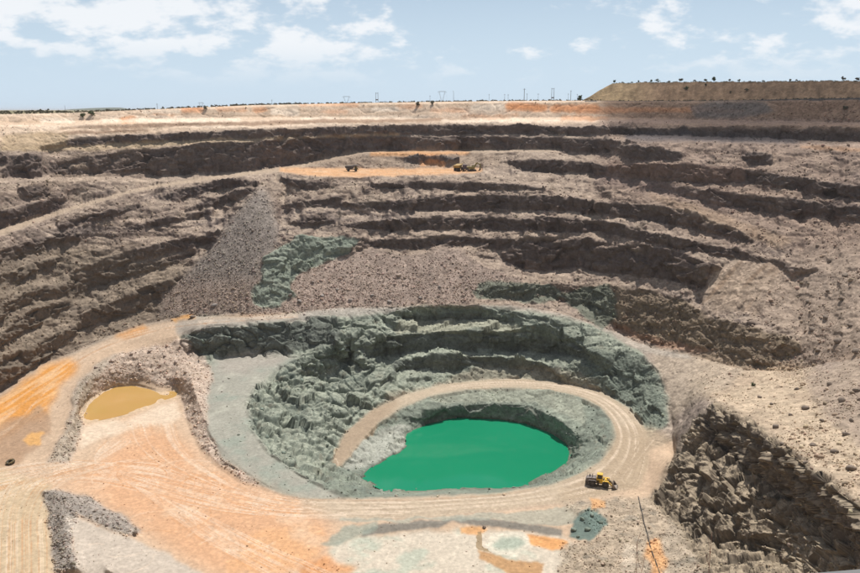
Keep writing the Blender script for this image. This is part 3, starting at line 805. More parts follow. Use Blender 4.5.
lay(lower_rub, C(0.37, 0.305, 0.23), 0.85); lay(lower_rub * sstep(-nC, 0.1, 0.4), C(0.24, 0.215, 0.175), 0.6)
lay(soft(poly([(568,536),(574,520),(588,508),(602,512),(610,526),(596,534),(590,542)], 1), 1), C(0.125, 0.175, 0.155), 0.95)
lay(soft(poly([(586,497),(598,497),(606,508),(592,511)], 0.8), 1), C(0.60, 0.34, 0.16), 0.85)
lay(soft(poly([(648,540),(660,536),(668,560),(662,576),(652,576),(646,556)], 1), 2), C(0.60, 0.33, 0.15), 0.85)
lay(soft(poly([(624,545),(636,545),(634,576),(622,576)], 0.8), 1), C(0.50, 0.42, 0.33), 0.8)
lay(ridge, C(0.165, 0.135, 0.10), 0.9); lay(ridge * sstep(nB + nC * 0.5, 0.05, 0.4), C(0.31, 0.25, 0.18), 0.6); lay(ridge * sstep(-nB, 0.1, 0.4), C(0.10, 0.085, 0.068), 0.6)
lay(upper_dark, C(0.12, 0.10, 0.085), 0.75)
lay(ridge * sstep(N2[..., 2], 0.62, 0.92), C(0.37, 0.30, 0.215), 0.75)  # ridge tops: tan dust, lightened to paint them sunlit
lay(soft(band([(176,320,336),(200,318,329),(250,318,324.5),(300,313,320),(345,309,317),(400,306,311)], 0.4), 2), C(0.33, 0.30, 0.26), 0.85)
# wheel tracks: long sweeping passes over the soft floor and the road
track = np.zeros(Ug.shape, np.float32)
def rut(pts, val=1.0):
    p = np.array(pts, float)
    n = len(p)
    # Catmull-Rom
    q = np.vstack([2 * p[0] - p[1], p, 2 * p[-1] - p[-2]])
    out = []
    for s in range(n - 1):
        t = np.linspace(0, 1, 40, endpoint=False)[:, None]
        a, b, c_, d_ = q[s], q[s + 1], q[s + 2], q[s + 3]
        out.append(0.5 * (2 * b + (c_ - a) * t + (2 * a - 5 * b + 4 * c_ - d_) * t ** 2 + (3 * b - a - 3 * c_ + d_) * t ** 3))
    c_ = np.vstack(out)
    for (a, b), (a2, b2) in zip(c_[:-1], c_[1:]):
        i0, j0 = uv_to_ij(a, b); i1, j1 = uv_to_ij(a2, b2)
        m = int(max(abs(i1 - i0), abs(j1 - j0)) * 1.3) + 1
        t = np.linspace(0, 1, m)
        ii = np.round(i0 + (i1 - i0) * t).astype(int); jx = np.round(j0 + (j1 - j0) * t).astype(int)
        ok = (ii >= 0) & (ii < NU) & (jx >= 0) & (jx < NV)
        track[jx[ok], ii[ok]] = val
rg = random.Random(3)
for k_ in range(46):      # from the road round into the floor
    o = rg.uniform(-1, 1); e = rg.uniform(-1, 1)
    rut([(352 + rg.uniform(-30, 60), 509 + 8 * o), (285, 508 + 10 * o), (215, 494 + 16 * o + 4 * e), (150, 478 + 14 * o + 6 * e), (95, 470 + 9 * e + 5 * o), (40, 474 + 12 * e), (-60, 500 + 22 * e)], rg.choice([1, 1, -0.8]))
for k_ in range(30):      # fanning towards the bottom edge
    o = rg.uniform(-1, 1)
    rut([(300 + 40 * o, 576), (230 + 40 * o, 540 + 6 * o), (165 + 30 * o, 500 + 10 * o), (120 + 12 * o, 478 + 8 * o), (95, 462 + 6 * o), (120 + 14 * o, 440)], rg.choice([1, 0.9, -0.7]))
for k_ in range(26):      # up past the pond
    o = rg.uniform(-1, 1)
    rut([(150 + 25 * o, 424), (158 + 25 * o, 445), (185 + 22 * o, 468), (240 + 20 * o, 492 + 5 * o), (330, 508 + 6 * o)], rg.choice([1, -0.6]))
for k_ in range(34):      # the near left corner, straight at the camera
    o = rg.uniform(-1, 1)
    rut([(20 + 30 * o, 640), (22 + 28 * o, 560), (24 + 26 * o, 510), (45 + 30 * o, 480), (95 + 30 * o, 464)], rg.choice([1, 0.8, -1]))
for k_ in range(26):      # laps of the haul road
    f = rg.random()
    pts = [(a[0] * f + b[0] * (1 - f), a[1] * f + b[1] * (1 - f)) for a, b in zip(ROAD_IN[5:], ROAD_OUT[5:])]
    rut(pts, rg.choice([1, -0.7, -0.9]))
for k_ in range(16):      # turning marks beside the loader
    o = rg.uniform(-1, 1)
    rut([(650 + 8 * o, 436 + 5 * o), (634 + 7 * o, 460), (618 + 8 * o, 480), (640 + 12 * o, 490 + 3 * o)], rg.choice([0.7, -1, -1]))
for k_ in range(30):      # odd crossing passes and turning loops
    a_ = rg.uniform(0, 6.28); cu, cv_ = rg.uniform(90, 300), rg.uniform(455, 560); ra = rg.uniform(14, 60); sw = rg.uniform(0.7, 2.6)
    rut([(cu + ra * math.cos(a_ + sw * q_ / 4), cv_ + 0.42 * ra * math.sin(a_ + sw * q_ / 4)) for q_ in range(5)], rg.choice([1.0, 0.8, -0.9]))
for k_ in range(10):
    o = rg.uniform(-1, 1)
    rut([(-80, 440 + 20 * o), (0, 420 + 16 * o), (45, 385 + 8 * o), (90, 352 + 4 * o), (150, 331 + 3 * o), (200, 323 + 2 * o), (300, 316 + o)], rg.choice([0.7, -0.7]))
tr = (0.9 * track + blur2(track, 1) * 0.5) * np.clip(fbm(x / 12, y / 12, octs=3) * 1.6 + 0.75, 0.1, 1.2)
tmask = np.clip(floorS + road + turn, 0, 1) * (1 - rubble_ridge) * (1 - berm) * (1 - soft(poly(POND, 0), 2)) * (1 - basin) * (1 - lower_rub)
lay(np.clip(-tr, 0, 1) * tmask * (1 - road) * (1 - turn), C(0.50, 0.255, 0.115), 0.55); lay(np.clip(tr, 0, 1) * tmask, C(0.68, 0.55, 0.43), 0.5)
lay(np.clip(-tr, 0, 1) * np.clip(road + turn, 0, 1), C(0.30, 0.225, 0.15), 0.40)
# pond's mud rim; wet lake shore, far wall's shade painted into its colour
pond_rim = np.clip(soft(poly(POND, 0), 4) * 2.2, 0, 1)
lay(pond_rim, C(0.56, 0.42, 0.28), 0.7)
lake_shade_rim = np.clip(soft(poly(LAKE, 0), 2) * 2.0, 0, 1)
lay(lake_shade_rim, C(0.13, 0.14, 0.10), 0.8)
# overall mottling
mot = 1 + 0.11 * fbm(x / 2.2, y / 2.2, z / 2.0, 3) + 0.10 * nC
mot *= 1 + 0.18 * np.clip(pnoise(x / 1.3 + 7, y / 1.3, z / 1.3) - 0.15, -0.3, 0.8) * np.clip(1 - road - shelf * 0.6, 0, 1)
col *= mot[..., None]
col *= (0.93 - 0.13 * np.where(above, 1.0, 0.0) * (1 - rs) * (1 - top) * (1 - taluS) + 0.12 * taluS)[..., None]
ur_shade = soft(poly([(590,124),(1000,124),(1000,250),(860,250),(800,255),(700,240),(600,200)], 1), 14) * (1 - faceS)  # cloud shade over the upper right wall, put into the colour
col *= 1 - ur_shade[..., None] * np.array([0.18, 0.22, 0.22], np.float32)
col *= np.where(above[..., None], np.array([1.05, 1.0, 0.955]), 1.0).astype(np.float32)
col = np.clip(col, 0.02, 0.85)

# ---- materials
def new_mat(name):
    m = bpy.data.materials.new(name); m.use_nodes = True
    b = m.node_tree.nodes["Principled BSDF"]
    return m, m.node_tree.nodes, m.node_tree.links, b
def ground_material(name, attr=True, base=(0.3, 0.25, 0.2), grain=1.0):
    m, n, l, b = new_mat(name)
    geo = n.new("ShaderNodeNewGeometry")
    n1 = n.new("ShaderNodeTexNoise"); n1.inputs['Scale'].default_value = 0.9; n1.inputs['Detail'].default_value = 6; n1.inputs['Roughness'].default_value = 0.72
    l.new(geo.outputs['Position'], n1.inputs['Vector'])
    mr = n.new("ShaderNodeMapRange"); l.new(n1.outputs['Fac'], mr.inputs[0])
    mr.inputs[1].default_value = 0.32; mr.inputs[2].default_value = 0.70
    mr.inputs[3].default_value = 1 - 0.20 * grain; mr.inputs[4].default_value = 1 + 0.17 * grain
    vm = n.new("ShaderNodeVectorMath"); vm.operation = 'SCALE'
    if attr:
        at_ = n.new("ShaderNodeAttribute"); at_.attribute_name = "Col"
        l.new(at_.outputs['Color'], vm.inputs[0])
    else:
        vm.inputs[0].default_value = base
    fac = mr.outputs[0]
    if attr:
        st = n.new("ShaderNodeAttribute"); st.attribute_name = "Stony"
        for sc_, lo_, hi_ in ((0.95, 0.74, 1.28), (0.36, 0.76, 1.24)):
            vo = n.new("ShaderNodeTexVoronoi"); vo.inputs['Scale'].default_value = sc_
            l.new(geo.outputs['Position'], vo.inputs['Vector'])
            sp = n.new("ShaderNodeSeparateColor"); l.new(vo.outputs['Color'], sp.inputs[0])
            r2 = n.new("ShaderNodeMapRange"); l.new(sp.outputs[0], r2.inputs[0])
            r2.inputs[3].default_value = lo_; r2.inputs[4].default_value = hi_
            mx = n.new("ShaderNodeMix"); mx.data_type = 'FLOAT'
            l.new(st.outputs['Fac'], mx.inputs['Factor']); mx.inputs['A'].default_value = 1.0
            l.new(r2.outputs[0], mx.inputs['B'])
            mm = n.new("ShaderNodeMath"); mm.operation = 'MULTIPLY'
            l.new(fac, mm.inputs[0]); l.new(mx.outputs[0], mm.inputs[1]); fac = mm.outputs[0]
    l.new(fac, vm.inputs['Scale'])
    l.new(vm.outputs[0], b.inputs['Base Color'])
    b.inputs['Roughness'].default_value = 0.95
    b.inputs['Specular IOR Level'].default_value = 0.12
    bp = n.new("ShaderNodeBump"); bp.inputs['Strength'].default_value = 0.18; bp.inputs['Distance'].default_value = 0.25
    l.new(n1.outputs['Fac'], bp.inputs['Height']); l.new(bp.outputs[0], b.inputs['Normal'])
    return m
M_GROUND = ground_material("ground_rock")

stony = np.clip(0.62 + 0.3 * nB - 0.9 * road - 0.5 * shelf - 0.75 * floorS * (1 - np.clip(rubble_ridge + lower_rub + berm + ridge, 0, 1)) - 0.5 * flatS - 0.25 * top + 0.25 * taluS - 0.35 * faceS, 0.04, 1)
# ---- cut the relief into named stretches of terrain
cls = np.zeros((NV - 1, NU - 1), np.int8)                 # 0 wall
def cc(a): return (a[:-1, :-1] + a[1:, :-1] + a[:-1, 1:] + a[1:, 1:]) * 0.25
cls[cc(taluS.astype(float)) > 0.5] = 3
cls[cc(floorS.astype(float)) > 0.5] = 1
cls[cc((green * (1 - road)).astype(float)) > 0.5] = 4
cls[cc(shelf.astype(float)) > 0.5] = 5
cls[cc(np.clip(road + turn * 0.9, 0, 1).astype(float)) > 0.5] = 2
cls[cc(soft(band(FLATS[0][1], 0.2), 1).astype(float)) > 0.5] = 2
cls[cc(wf.astype(float)) > 0.5] = 6
idx = np.arange(NV * NU).reshape(NV, NU)
quads = np.stack([idx[:-1, :-1], idx[1:, :-1], idx[1:, 1:], idx[:-1, 1:]], -1)
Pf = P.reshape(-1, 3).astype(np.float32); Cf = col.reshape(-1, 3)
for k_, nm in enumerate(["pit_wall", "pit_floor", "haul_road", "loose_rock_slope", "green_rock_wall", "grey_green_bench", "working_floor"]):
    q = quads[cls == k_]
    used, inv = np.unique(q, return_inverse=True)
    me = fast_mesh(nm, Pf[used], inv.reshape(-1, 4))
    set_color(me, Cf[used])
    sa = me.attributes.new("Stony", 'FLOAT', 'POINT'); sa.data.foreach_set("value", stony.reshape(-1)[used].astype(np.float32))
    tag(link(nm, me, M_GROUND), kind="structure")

# sides of the pit beyond the field of view, and the slope under the lookout
def strip(rows, name, mat, c):
    rows = np.array(rows, np.float32); a, b = rows.shape[:2]
    ix = np.arange(a * b).reshape(a, b)
    me = fast_mesh(name, rows.reshape(-1, 3), np.stack([ix[:-1, :-1], ix[1:, :-1], ix[1:, 1:], ix[:-1, 1:]], -1).reshape(-1, 4), True)
    set_color(me, np.tile(np.array(c, np.float32), (a * b, 1)))
    return link(name, me, mat)
step_r = slice(None, None, 6)
for side, colm in (("left", 0), ("right", -1)):
    e = P[step_r, colm]
    r_ = np.hypot(e[:, 0], e[:, 1]); th = np.arctan2(e[:, 0], e[:, 1])
    rows = []
    for k_ in range(13):
        t = k_ / 12; s = t * t * (3 - 2 * t)
        a = th + (1 if side == "right" else -1) * math.radians(38) * t
        rows.append(np.stack([r_ * np.sin(a), r_ * np.cos(a), e[:, 2] * (1 - s) + (-2.0) * s], -1))
    tag(strip(rows, "pit_side_" + side, M_GROUND, (0.30, 0.24, 0.19)), kind="structure")
e = P[-1, ::6]
r_ = np.hypot(e[:, 0], e[:, 1]); th = np.arctan2(e[:, 0], e[:, 1])
rows = []
for k_ in range(15):
    t = k_ / 14
    rr_ = r_ * (1 - t) + 3.1 * t
    zz_ = e[:, 2] * (1 - t) + (-2.35) * t
    wob = 1.5 * np.sin(th * 40 + k_) * math.sin(math.pi * t)
    rows.append(np.stack([rr_ * np.sin(th), rr_ * np.cos(th), zz_ - np.abs(wob) * 1.0], -1))
# flat lookout ledge
rows.append(np.stack([2.2 * np.sin(th), 2.2 * np.cos(th), np.full_like(th, -2.3)], -1))
rows.append(np.stack([0.3 * np.sin(th), 0.3 * np.cos(th), np.full_like(th, -2.3)], -1))
tag(strip(rows, "near_slope", M_GROUND, (0.33, 0.26, 0.19)), kind="structure")

# ---- the plain all round
NAZ = 720
az = np.linspace(-math.pi, math.pi, NAZ)
th0 = np.arctan2(P[0, :, 0], P[0, :, 1]); r0 = np.hypot(P[0, :, 0], P[0, :, 1]); z0 = P[0, :, 2]
inside = (az > th0[0]) & (az < th0[-1])
az = np.sort(np.concatenate([az[~inside], th0[::2], th0[-1:]]))
inside = (az >= th0[0] - 1e-6) & (az <= th0[-1] + 1e-6)
rin = np.interp(az, th0, r0); zin = np.interp(az, th0, z0)
out_amt = np.clip(np.maximum(th0[0] - az, az - th0[-1]) / math.radians(38), 0, 1)
rin = np.where(inside, rin, rin * (1 - out_amt) + 2.0 * out_amt)
zin = np.where(inside, zin, zin * (1 - out_amt) + (-2.35) * out_amt)
rows = []; crow = []
for k_, dr in enumerate([0, 3, 8, 16, 30, 55, 100, 180, 320, 600, 1200, 2500, 5000, 10000, 20000, 40000]):
    s = min(1, dr / 900.0); s = s * s * (3 - 2 * s)
    r_ = rin + dr
    zb = -3.0
    zz_ = zin * (1 - s) + zb * s
    rows.append(np.stack([r_ * np.sin(az), r_ * np.cos(az), zz_ - (0.05 if dr else 0)], -1))
    nn = fbm(r_ * np.sin(az) / 60, r_ * np.cos(az) / 60, octs=3)
    c1 = np.array([0.36, 0.28, 0.19]); c2 = np.array([0.16, 0.15, 0.08])
    w_ = np.clip(0.3 + nn * 0.8 + min(1, dr / 300) * 0.4, 0, 1)[:, None]
    crow.append(c1 * (1 - w_) + c2 * w_)
rows = np.array(rows, np.float32); a, b = rows.shape[:2]
ix = np.arange(a * b).reshape(a, b)
me = fast_mesh("plain", rows.reshape(-1, 3), np.stack([ix[:-1, :-1], ix[:-1, 1:], ix[1:, 1:], ix[1:, :-1]], -1).reshape(-1, 4), True)
set_color(me, np.array(crow, np.float32).reshape(-1, 3))
tag(link("plain", me, M_GROUND), kind="structure")

# ---- water
def water_sheet(name, outline, z, mat, grow):
    pts = [at(a, b, z) for a, b in outline]
    c = sum(pts, Vector()) / len(pts)
    bm = bmesh.new()
    bm.faces.new([bm.verts.new(c + (p - c) * grow) for p in pts])
    bmesh.ops.triangulate(bm, faces=bm.faces[:])
    bmesh.ops.recalc_face_normals(bm, faces=bm.faces[:])
    me = bpy.data.meshes.new(name); bm.to_mesh(me); bm.free()
    return tag(link(name, me, mat), kind="structure")
def water_mat(name, c1, c2, rough, nscale):
    m, n, l, b = new_mat(name)
    geo = n.new("ShaderNodeNewGeometry")
    n1 = n.new("ShaderNodeTexNoise"); n1.inputs['Scale'].default_value = nscale; n1.inputs['Detail'].default_value = 4
    l.new(geo.outputs['Position'], n1.inputs['Vector'])
    mx = n.new("ShaderNodeMix"); mx.data_type = 'RGBA'
    l.new(n1.outputs['Fac'], mx.inputs['Factor'])
    mx.inputs['A'].default_value = c1 + (1,); mx.inputs['B'].default_value = c2 + (1,)
    l.new(mx.outputs['Result'], b.inputs['Base Color'])
    b.inputs['Roughness'].default_value = rough
    b.inputs['IOR'].default_value = 1.33
    n2 = n.new("ShaderNodeTexNoise"); n2.inputs['Scale'].default_value = 1.6; n2.inputs['Detail'].default_value = 3
    l.new(geo.outputs['Position'], n2.inputs['Vector'])
    bp = n.new("ShaderNodeBump"); bp.inputs['Strength'].default_value = 0.05; bp.inputs['Distance'].default_value = 0.08
    l.new(n2.outputs['Fac'], bp.inputs['Height']); l.new(bp.outputs[0], b.inputs['Normal'])
    return m
lake = water_sheet("lake", LAKE, LZ, water_mat("emerald_water", (0.005, 0.185, 0.090), (0.013, 0.220, 0.110), 0.03, 0.022), 1.03)
pond = water_sheet("pond", POND, PZ, water_mat("ochre_water", (0.50, 0.275, 0.11), (0.40, 0.265, 0.075), 0.10, 0.045), 1.05)

# ---- a ground-finder for everything that stands on the relief
def on_ground(u, v):
    """surveyed point -> the relief there: (position, normal)"""
    i, j = uv_to_ij(u, v)
    i = int(min(max(round(i), 0), NU - 1)); j = int(min(max(round(j), 0), NV - 1))
    return Vector(P[j, i].tolist()), Vector(N2[j, i].tolist())
# ================================================================== waste dump on the right-hand rim
DU2 = 1.6
ud = np.arange(584, 1000, DU2)
toe_r = np.interp(ud, us, np.hypot(P[0, :, 0], P[0, :, 1])) + 14.0
toe_z = np.interp(ud, us, P[0, :, 2]) - 0.3
vc = np.interp(ud, [584,590,600,612,640,700,780,860,1000], [99.5,96.5,90,83.8,82.6,82.2,81.7,80.8,80])
vc = vc + fbm(ud / 16, ud * 0, octs=3) * 1.3 * np.clip((ud - 590) / 30, 0, 1)
hx, hy, tdc = sight(ud, vc)
t33 = math.tan(math.radians(31))
crest_r = (toe_r * t33 - toe_z) / (t33 + tdc)
crest_z = -crest_r * tdc
rows = []; crow = []
NR = 34
for k_ in range(NR + 9):
    if k_ <= NR:
        t = k_ / NR
        r_ = toe_r * (1 - t) + crest_r * t; z_ = toe_z * (1 - t) + crest_z * t
        gul = fbm(ud / 7.0, np.full_like(ud, t * 1.3), octs=3)
        amp = 3.6 * math.sin(math.pi * min(1, t * 1.02)) + 0.15
        r_ = r_ + gul * amp; z_ = z_ + fbm(ud / 2.5 + 8, np.full_like(ud, t * 9), octs=2) * 0.5 * (0.2 + math.sin(math.pi * t))
    else:
        t = 1; dr = [2, 6, 14, 30, 60, 100, 150, 165][k_ - NR - 1]
        r_ = crest_r + dr
        z_ = crest_z + fbm(ud / 9, np.full_like(ud, dr / 9), octs=2) * 0.4 - 0.01 * dr
        if dr == 165: z_ = np.full_like(z_, -4.0)
    rows.append(np.stack([hx * r_, hy * r_, z_], -1))
    n_ = (fbm(ud / 11 + 5, np.full_like(ud, t * 2.4), octs=4) + 0.6 * fbm(ud / 3.5 + 5, np.full_like(ud, t * 1.1), octs=3))[:, None]
    lw = np.clip((660 - ud) / 40, 0, 1)[:, None]
    c_ = np.array([0.30, 0.195, 0.12]) * (1 - lw) + np.array([0.41, 0.29, 0.165]) * lw
    c_ = c_ * (1 + 0.6 * n_) * (1 + 0.25 * gul[:, None])
    if k_ > NR: c_ = c_ * 0.5 + np.array([0.15, 0.15, 0.07]) * 0.5
    crow.append(c_)
rows = np.array(rows, np.float32); a, b = DA, DB = rows.shape[:2]
ix = np.arange(a * b).reshape(a, b)
me = fast_mesh("waste_dump", rows.reshape(-1, 3), np.stack([ix[:-1, :-1], ix[1:, :-1], ix[1:, 1:], ix[:-1, 1:]], -1).reshape(-1, 4))
set_color(me, np.clip(np.array(crow, np.float32).reshape(-1, 3), 0.03, 0.6))
sa = me.attributes.new("Stony", 'FLOAT', 'POINT'); sa.data.foreach_set("value", np.full(a * b, 0.5, np.float32))
tag(link("waste_dump", me, M_GROUND), kind="structure")
DUMP = rows
def on_dump(u, f):
    """f: 0 toe, 1 crest, above 1 on top"""
    i = int(round((u - 584) / DU2)); j = int(round(f * NR))
    return Vector(DUMP[min(j, DA - 2), min(max(i, 0), DB - 1)].tolist())

# ---- far hill
hr = 9000.0
hu = np.linspace(48, 150, 60)
hv = np.interp(hu, [48,60,72,85,95,110,120,126,132,150], [112,110.6,109.4,108.7,108.2,107.8,107.8,108.6,109.8,112])
hx_, hy_, ht = sight(hu, hv)
htop = np.stack([hx_ * hr, hy_ * hr, -ht * hr + 2], -1)
hbot = np.stack([hx_ * (hr - 500), hy_ * (hr - 500), np.full_like(hu, -8.0)], -1)
hbak = np.stack([hx_ * (hr + 900), hy_ * (hr + 900), np.full_like(hu, -8.0)], -1)
hm = (htop + hbot) * 0.5; hm[:, 2] += fbm(hu / 3, hu * 0, octs=2) * 4
tag(strip([hbot, hm, htop, hbak], "hill", ground_material("hill_bush", False, (0.10, 0.11, 0.07), 1.0), (0.1, 0.1, 0.07)), kind="structure")

# ================================================================== plain materials
def plain_mat(name, c, rough=0.6, metal=0.0, grime=0.35, gscale=2.5, gcol=(0.30, 0.24, 0.18)):
    m, n, l, b = new_mat(name)
    tc = n.new("ShaderNodeTexCoord")
    n1 = n.new("ShaderNodeTexNoise"); n1.inputs['Scale'].default_value = gscale; n1.inputs['Detail'].default_value = 5
    l.new(tc.outputs['Object'], n1.inputs['Vector'])
    r = n.new("ShaderNodeMapRange"); l.new(n1.outputs['Fac'], r.inputs[0])
    r.inputs[1].default_value = 0.4; r.inputs[2].default_value = 0.75; r.inputs[3].default_value = 0; r.inputs[4].default_value = grime
    mx = n.new("ShaderNodeMix"); mx.data_type = 'RGBA'
    l.new(r.outputs[0], mx.inputs['Factor'])
    mx.inputs['A'].default_value = tuple(c) + (1,); mx.inputs['B'].default_value = tuple(gcol) + (1,)
    l.new(mx.outputs['Result'], b.inputs['Base Color'])
    b.inputs['Roughness'].default_value = rough; b.inputs['Metallic'].default_value = metal
    return m
M_YEL = plain_mat("machine_yellow", (0.66, 0.40, 0.015), 0.5, 0, 0.25)
M_DIRTY = plain_mat("dusty_grey_steel", (0.17, 0.145, 0.14), 0.7, 0, 0.5)
M_DARK = plain_mat("dark_steel", (0.055, 0.05, 0.05), 0.6, 0, 0.3)
M_RUB = plain_mat("tyre_rubber", (0.028, 0.027, 0.027), 0.85, 0, 0.4)
M_GLS = plain_mat("cab_glass", (0.012, 0.02, 0.018), 0.12, 0, 0.1)
M_PALE = plain_mat("pale_light_lens", (0.7, 0.68, 0.6), 0.3, 0, 0.2)
M_BKT = plain_mat("worn_bucket_steel", (0.20, 0.165, 0.14), 0.5, 0.3, 0.5)
M_OLIVE = plain_mat("olive_yellow_paint", (0.22, 0.175, 0.04), 0.6, 0, 0.4)

class MB:
    """collects boxes, prisms and tubes into one mesh"""
    def __init__(s): s.bm = bmesh.new()
    def box(s, c, d, rot=None, bev=0.0, taper=None):
        r = bmesh.ops.create_cube(s.bm, size=1.0)
        vs = r['verts']
        for v in vs:
            if taper and v.co.z > 0: v.co.x *= taper[0]; v.co.y *= taper[1]
            v.co = Vector((v.co.x * d[0], v.co.y * d[1], v.co.z * d[2]))
        if bev:
            es = list({e for v in vs for e in v.link_edges})
            q = bmesh.ops.bevel(s.bm, geom=es, offset=bev, segments=1, affect='EDGES')
            vs = list({v for v in q['verts']} | {v for v in vs if v.is_valid})
        M = Matrix.Translation(Vector(c)) @ (rot.to_4x4() if rot else Matrix.Identity(4))
        for v in vs: v.co = M @ v.co
        return s
    def prism(s, prof, y0, y1):
        """x-z outline pushed along y"""
        a = [s.bm.verts.new((p[0], y0, p[1])) for p in prof]
        b = [s.bm.verts.new((p[0], y1, p[1])) for p in prof]
        n = len(prof)
        s.bm.faces.new(a); s.bm.faces.new(b[::-1])
        for i in range(n): s.bm.faces.new((a[i], b[i], b[(i + 1) % n], a[(i + 1) % n]))
        return s
    def tube(s, pts, r0, r1=None, seg=7):
        r1 = r0 if r1 is None else r1
        pts = [Vector(p) for p in pts]; rings = []
        for i, p in enumerate(pts):
            t = (pts[min(i + 1, len(pts) - 1)] - pts[max(i - 1, 0)]).normalized()
            ref = Vector((0, 0, 1)) if abs(t.z) < 0.9 else Vector((1, 0, 0))
            a = t.cross(ref).normalized(); b = t.cross(a)
            r = r0 + (r1 - r0) * i / max(1, len(pts) - 1)
            rings.append([s.bm.verts.new(p + (a * math.cos(2 * math.pi * k / seg) + b * math.sin(2 * math.pi * k / seg)) * r) for k in range(seg)])
        for A, B in zip(rings[:-1], rings[1:]):
            for k in range(seg): s.bm.faces.new((A[k], A[(k + 1) % seg], B[(k + 1) % seg], B[k]))
        s.bm.faces.new(rings[0][::-1]); s.bm.faces.new(rings[-1])
        return s
    def lathe(s, prof, seg=20, axis='Y', c=(0, 0, 0), closed=False):
        """(radius, along-axis) outline spun round the axis"""
        rings = []
        for r, h in prof:
            ring = []
            for k in range(seg):
                a = 2 * math.pi * k / seg
                p = (r * math.cos(a), h, r * math.sin(a)) if axis == 'Y' else (r * math.cos(a), r * math.sin(a), h)
                ring.append(s.bm.verts.new(Vector(p) + Vector(c)))
            rings.append(ring)
        pairs = list(zip(rings[:-1], rings[1:]))
        if closed: pairs.append((rings[-1], rings[0]))
        for A, B in pairs:
            for k in range(seg): s.bm.faces.new((A[k], A[(k + 1) % seg], B[(k + 1) % seg], B[k]))
        if not closed:
            s.bm.faces.new(rings[0][::-1]); s.bm.faces.new(rings[-1])
        return s
    def build(s, name, mat, parent=None, loc=None, smooth=False):
        bmesh.ops.recalc_face_normals(s.bm, faces=s.bm.faces[:])
        me = bpy.data.meshes.new(name); s.bm.to_mesh(me); s.bm.free()
        if smooth: me.polygons.foreach_set("use_smooth", np.ones(len(me.polygons), bool))
        return link(name, me, mat, parent, loc)
def RY(a): return Matrix.Rotation(a, 3, 'Y')

def wheel(parent, c, r, w, name="wheel"):
    t = MB().lathe([(r * 0.55, -w * 0.42), (r * 0.8, -w * 0.5), (r * 0.95, -w * 0.47), (r, -w * 0.3), (r, w * 0.3), (r * 0.95, w * 0.47), (r * 0.8, w * 0.5), (r * 0.55, w * 0.42)], 22, 'Y')
    for k in range(18):                                     # lugs
        a = 2 * math.pi * k / 18
        t.box((r * 1.0 * math.cos(a), 0, r * 1.0 * math.sin(a)), (0.10 * r, w * 0.9, 0.11 * r), RY(-a))
    o = t.build(name, M_RUB, parent, c)
    rim_ = MB().lathe([(r * 0.54, -w * 0.36), (r * 0.50, -w * 0.44), (r * 0.42, -w * 0.30), (r * 0.2, -w * 0.28), (r * 0.16, -w * 0.42), (r * 0.05, -w * 0.43)], 16, 'Y')
    rim_.lathe([(r * 0.05, w * 0.43), (r * 0.16, w * 0.42), (r * 0.2, w * 0.28), (r * 0.42, w * 0.30), (r * 0.50, w * 0.44), (r * 0.54, w * 0.36)], 16, 'Y')
    rim_.build("wheel_rim", M_DIRTY, o)
    return o

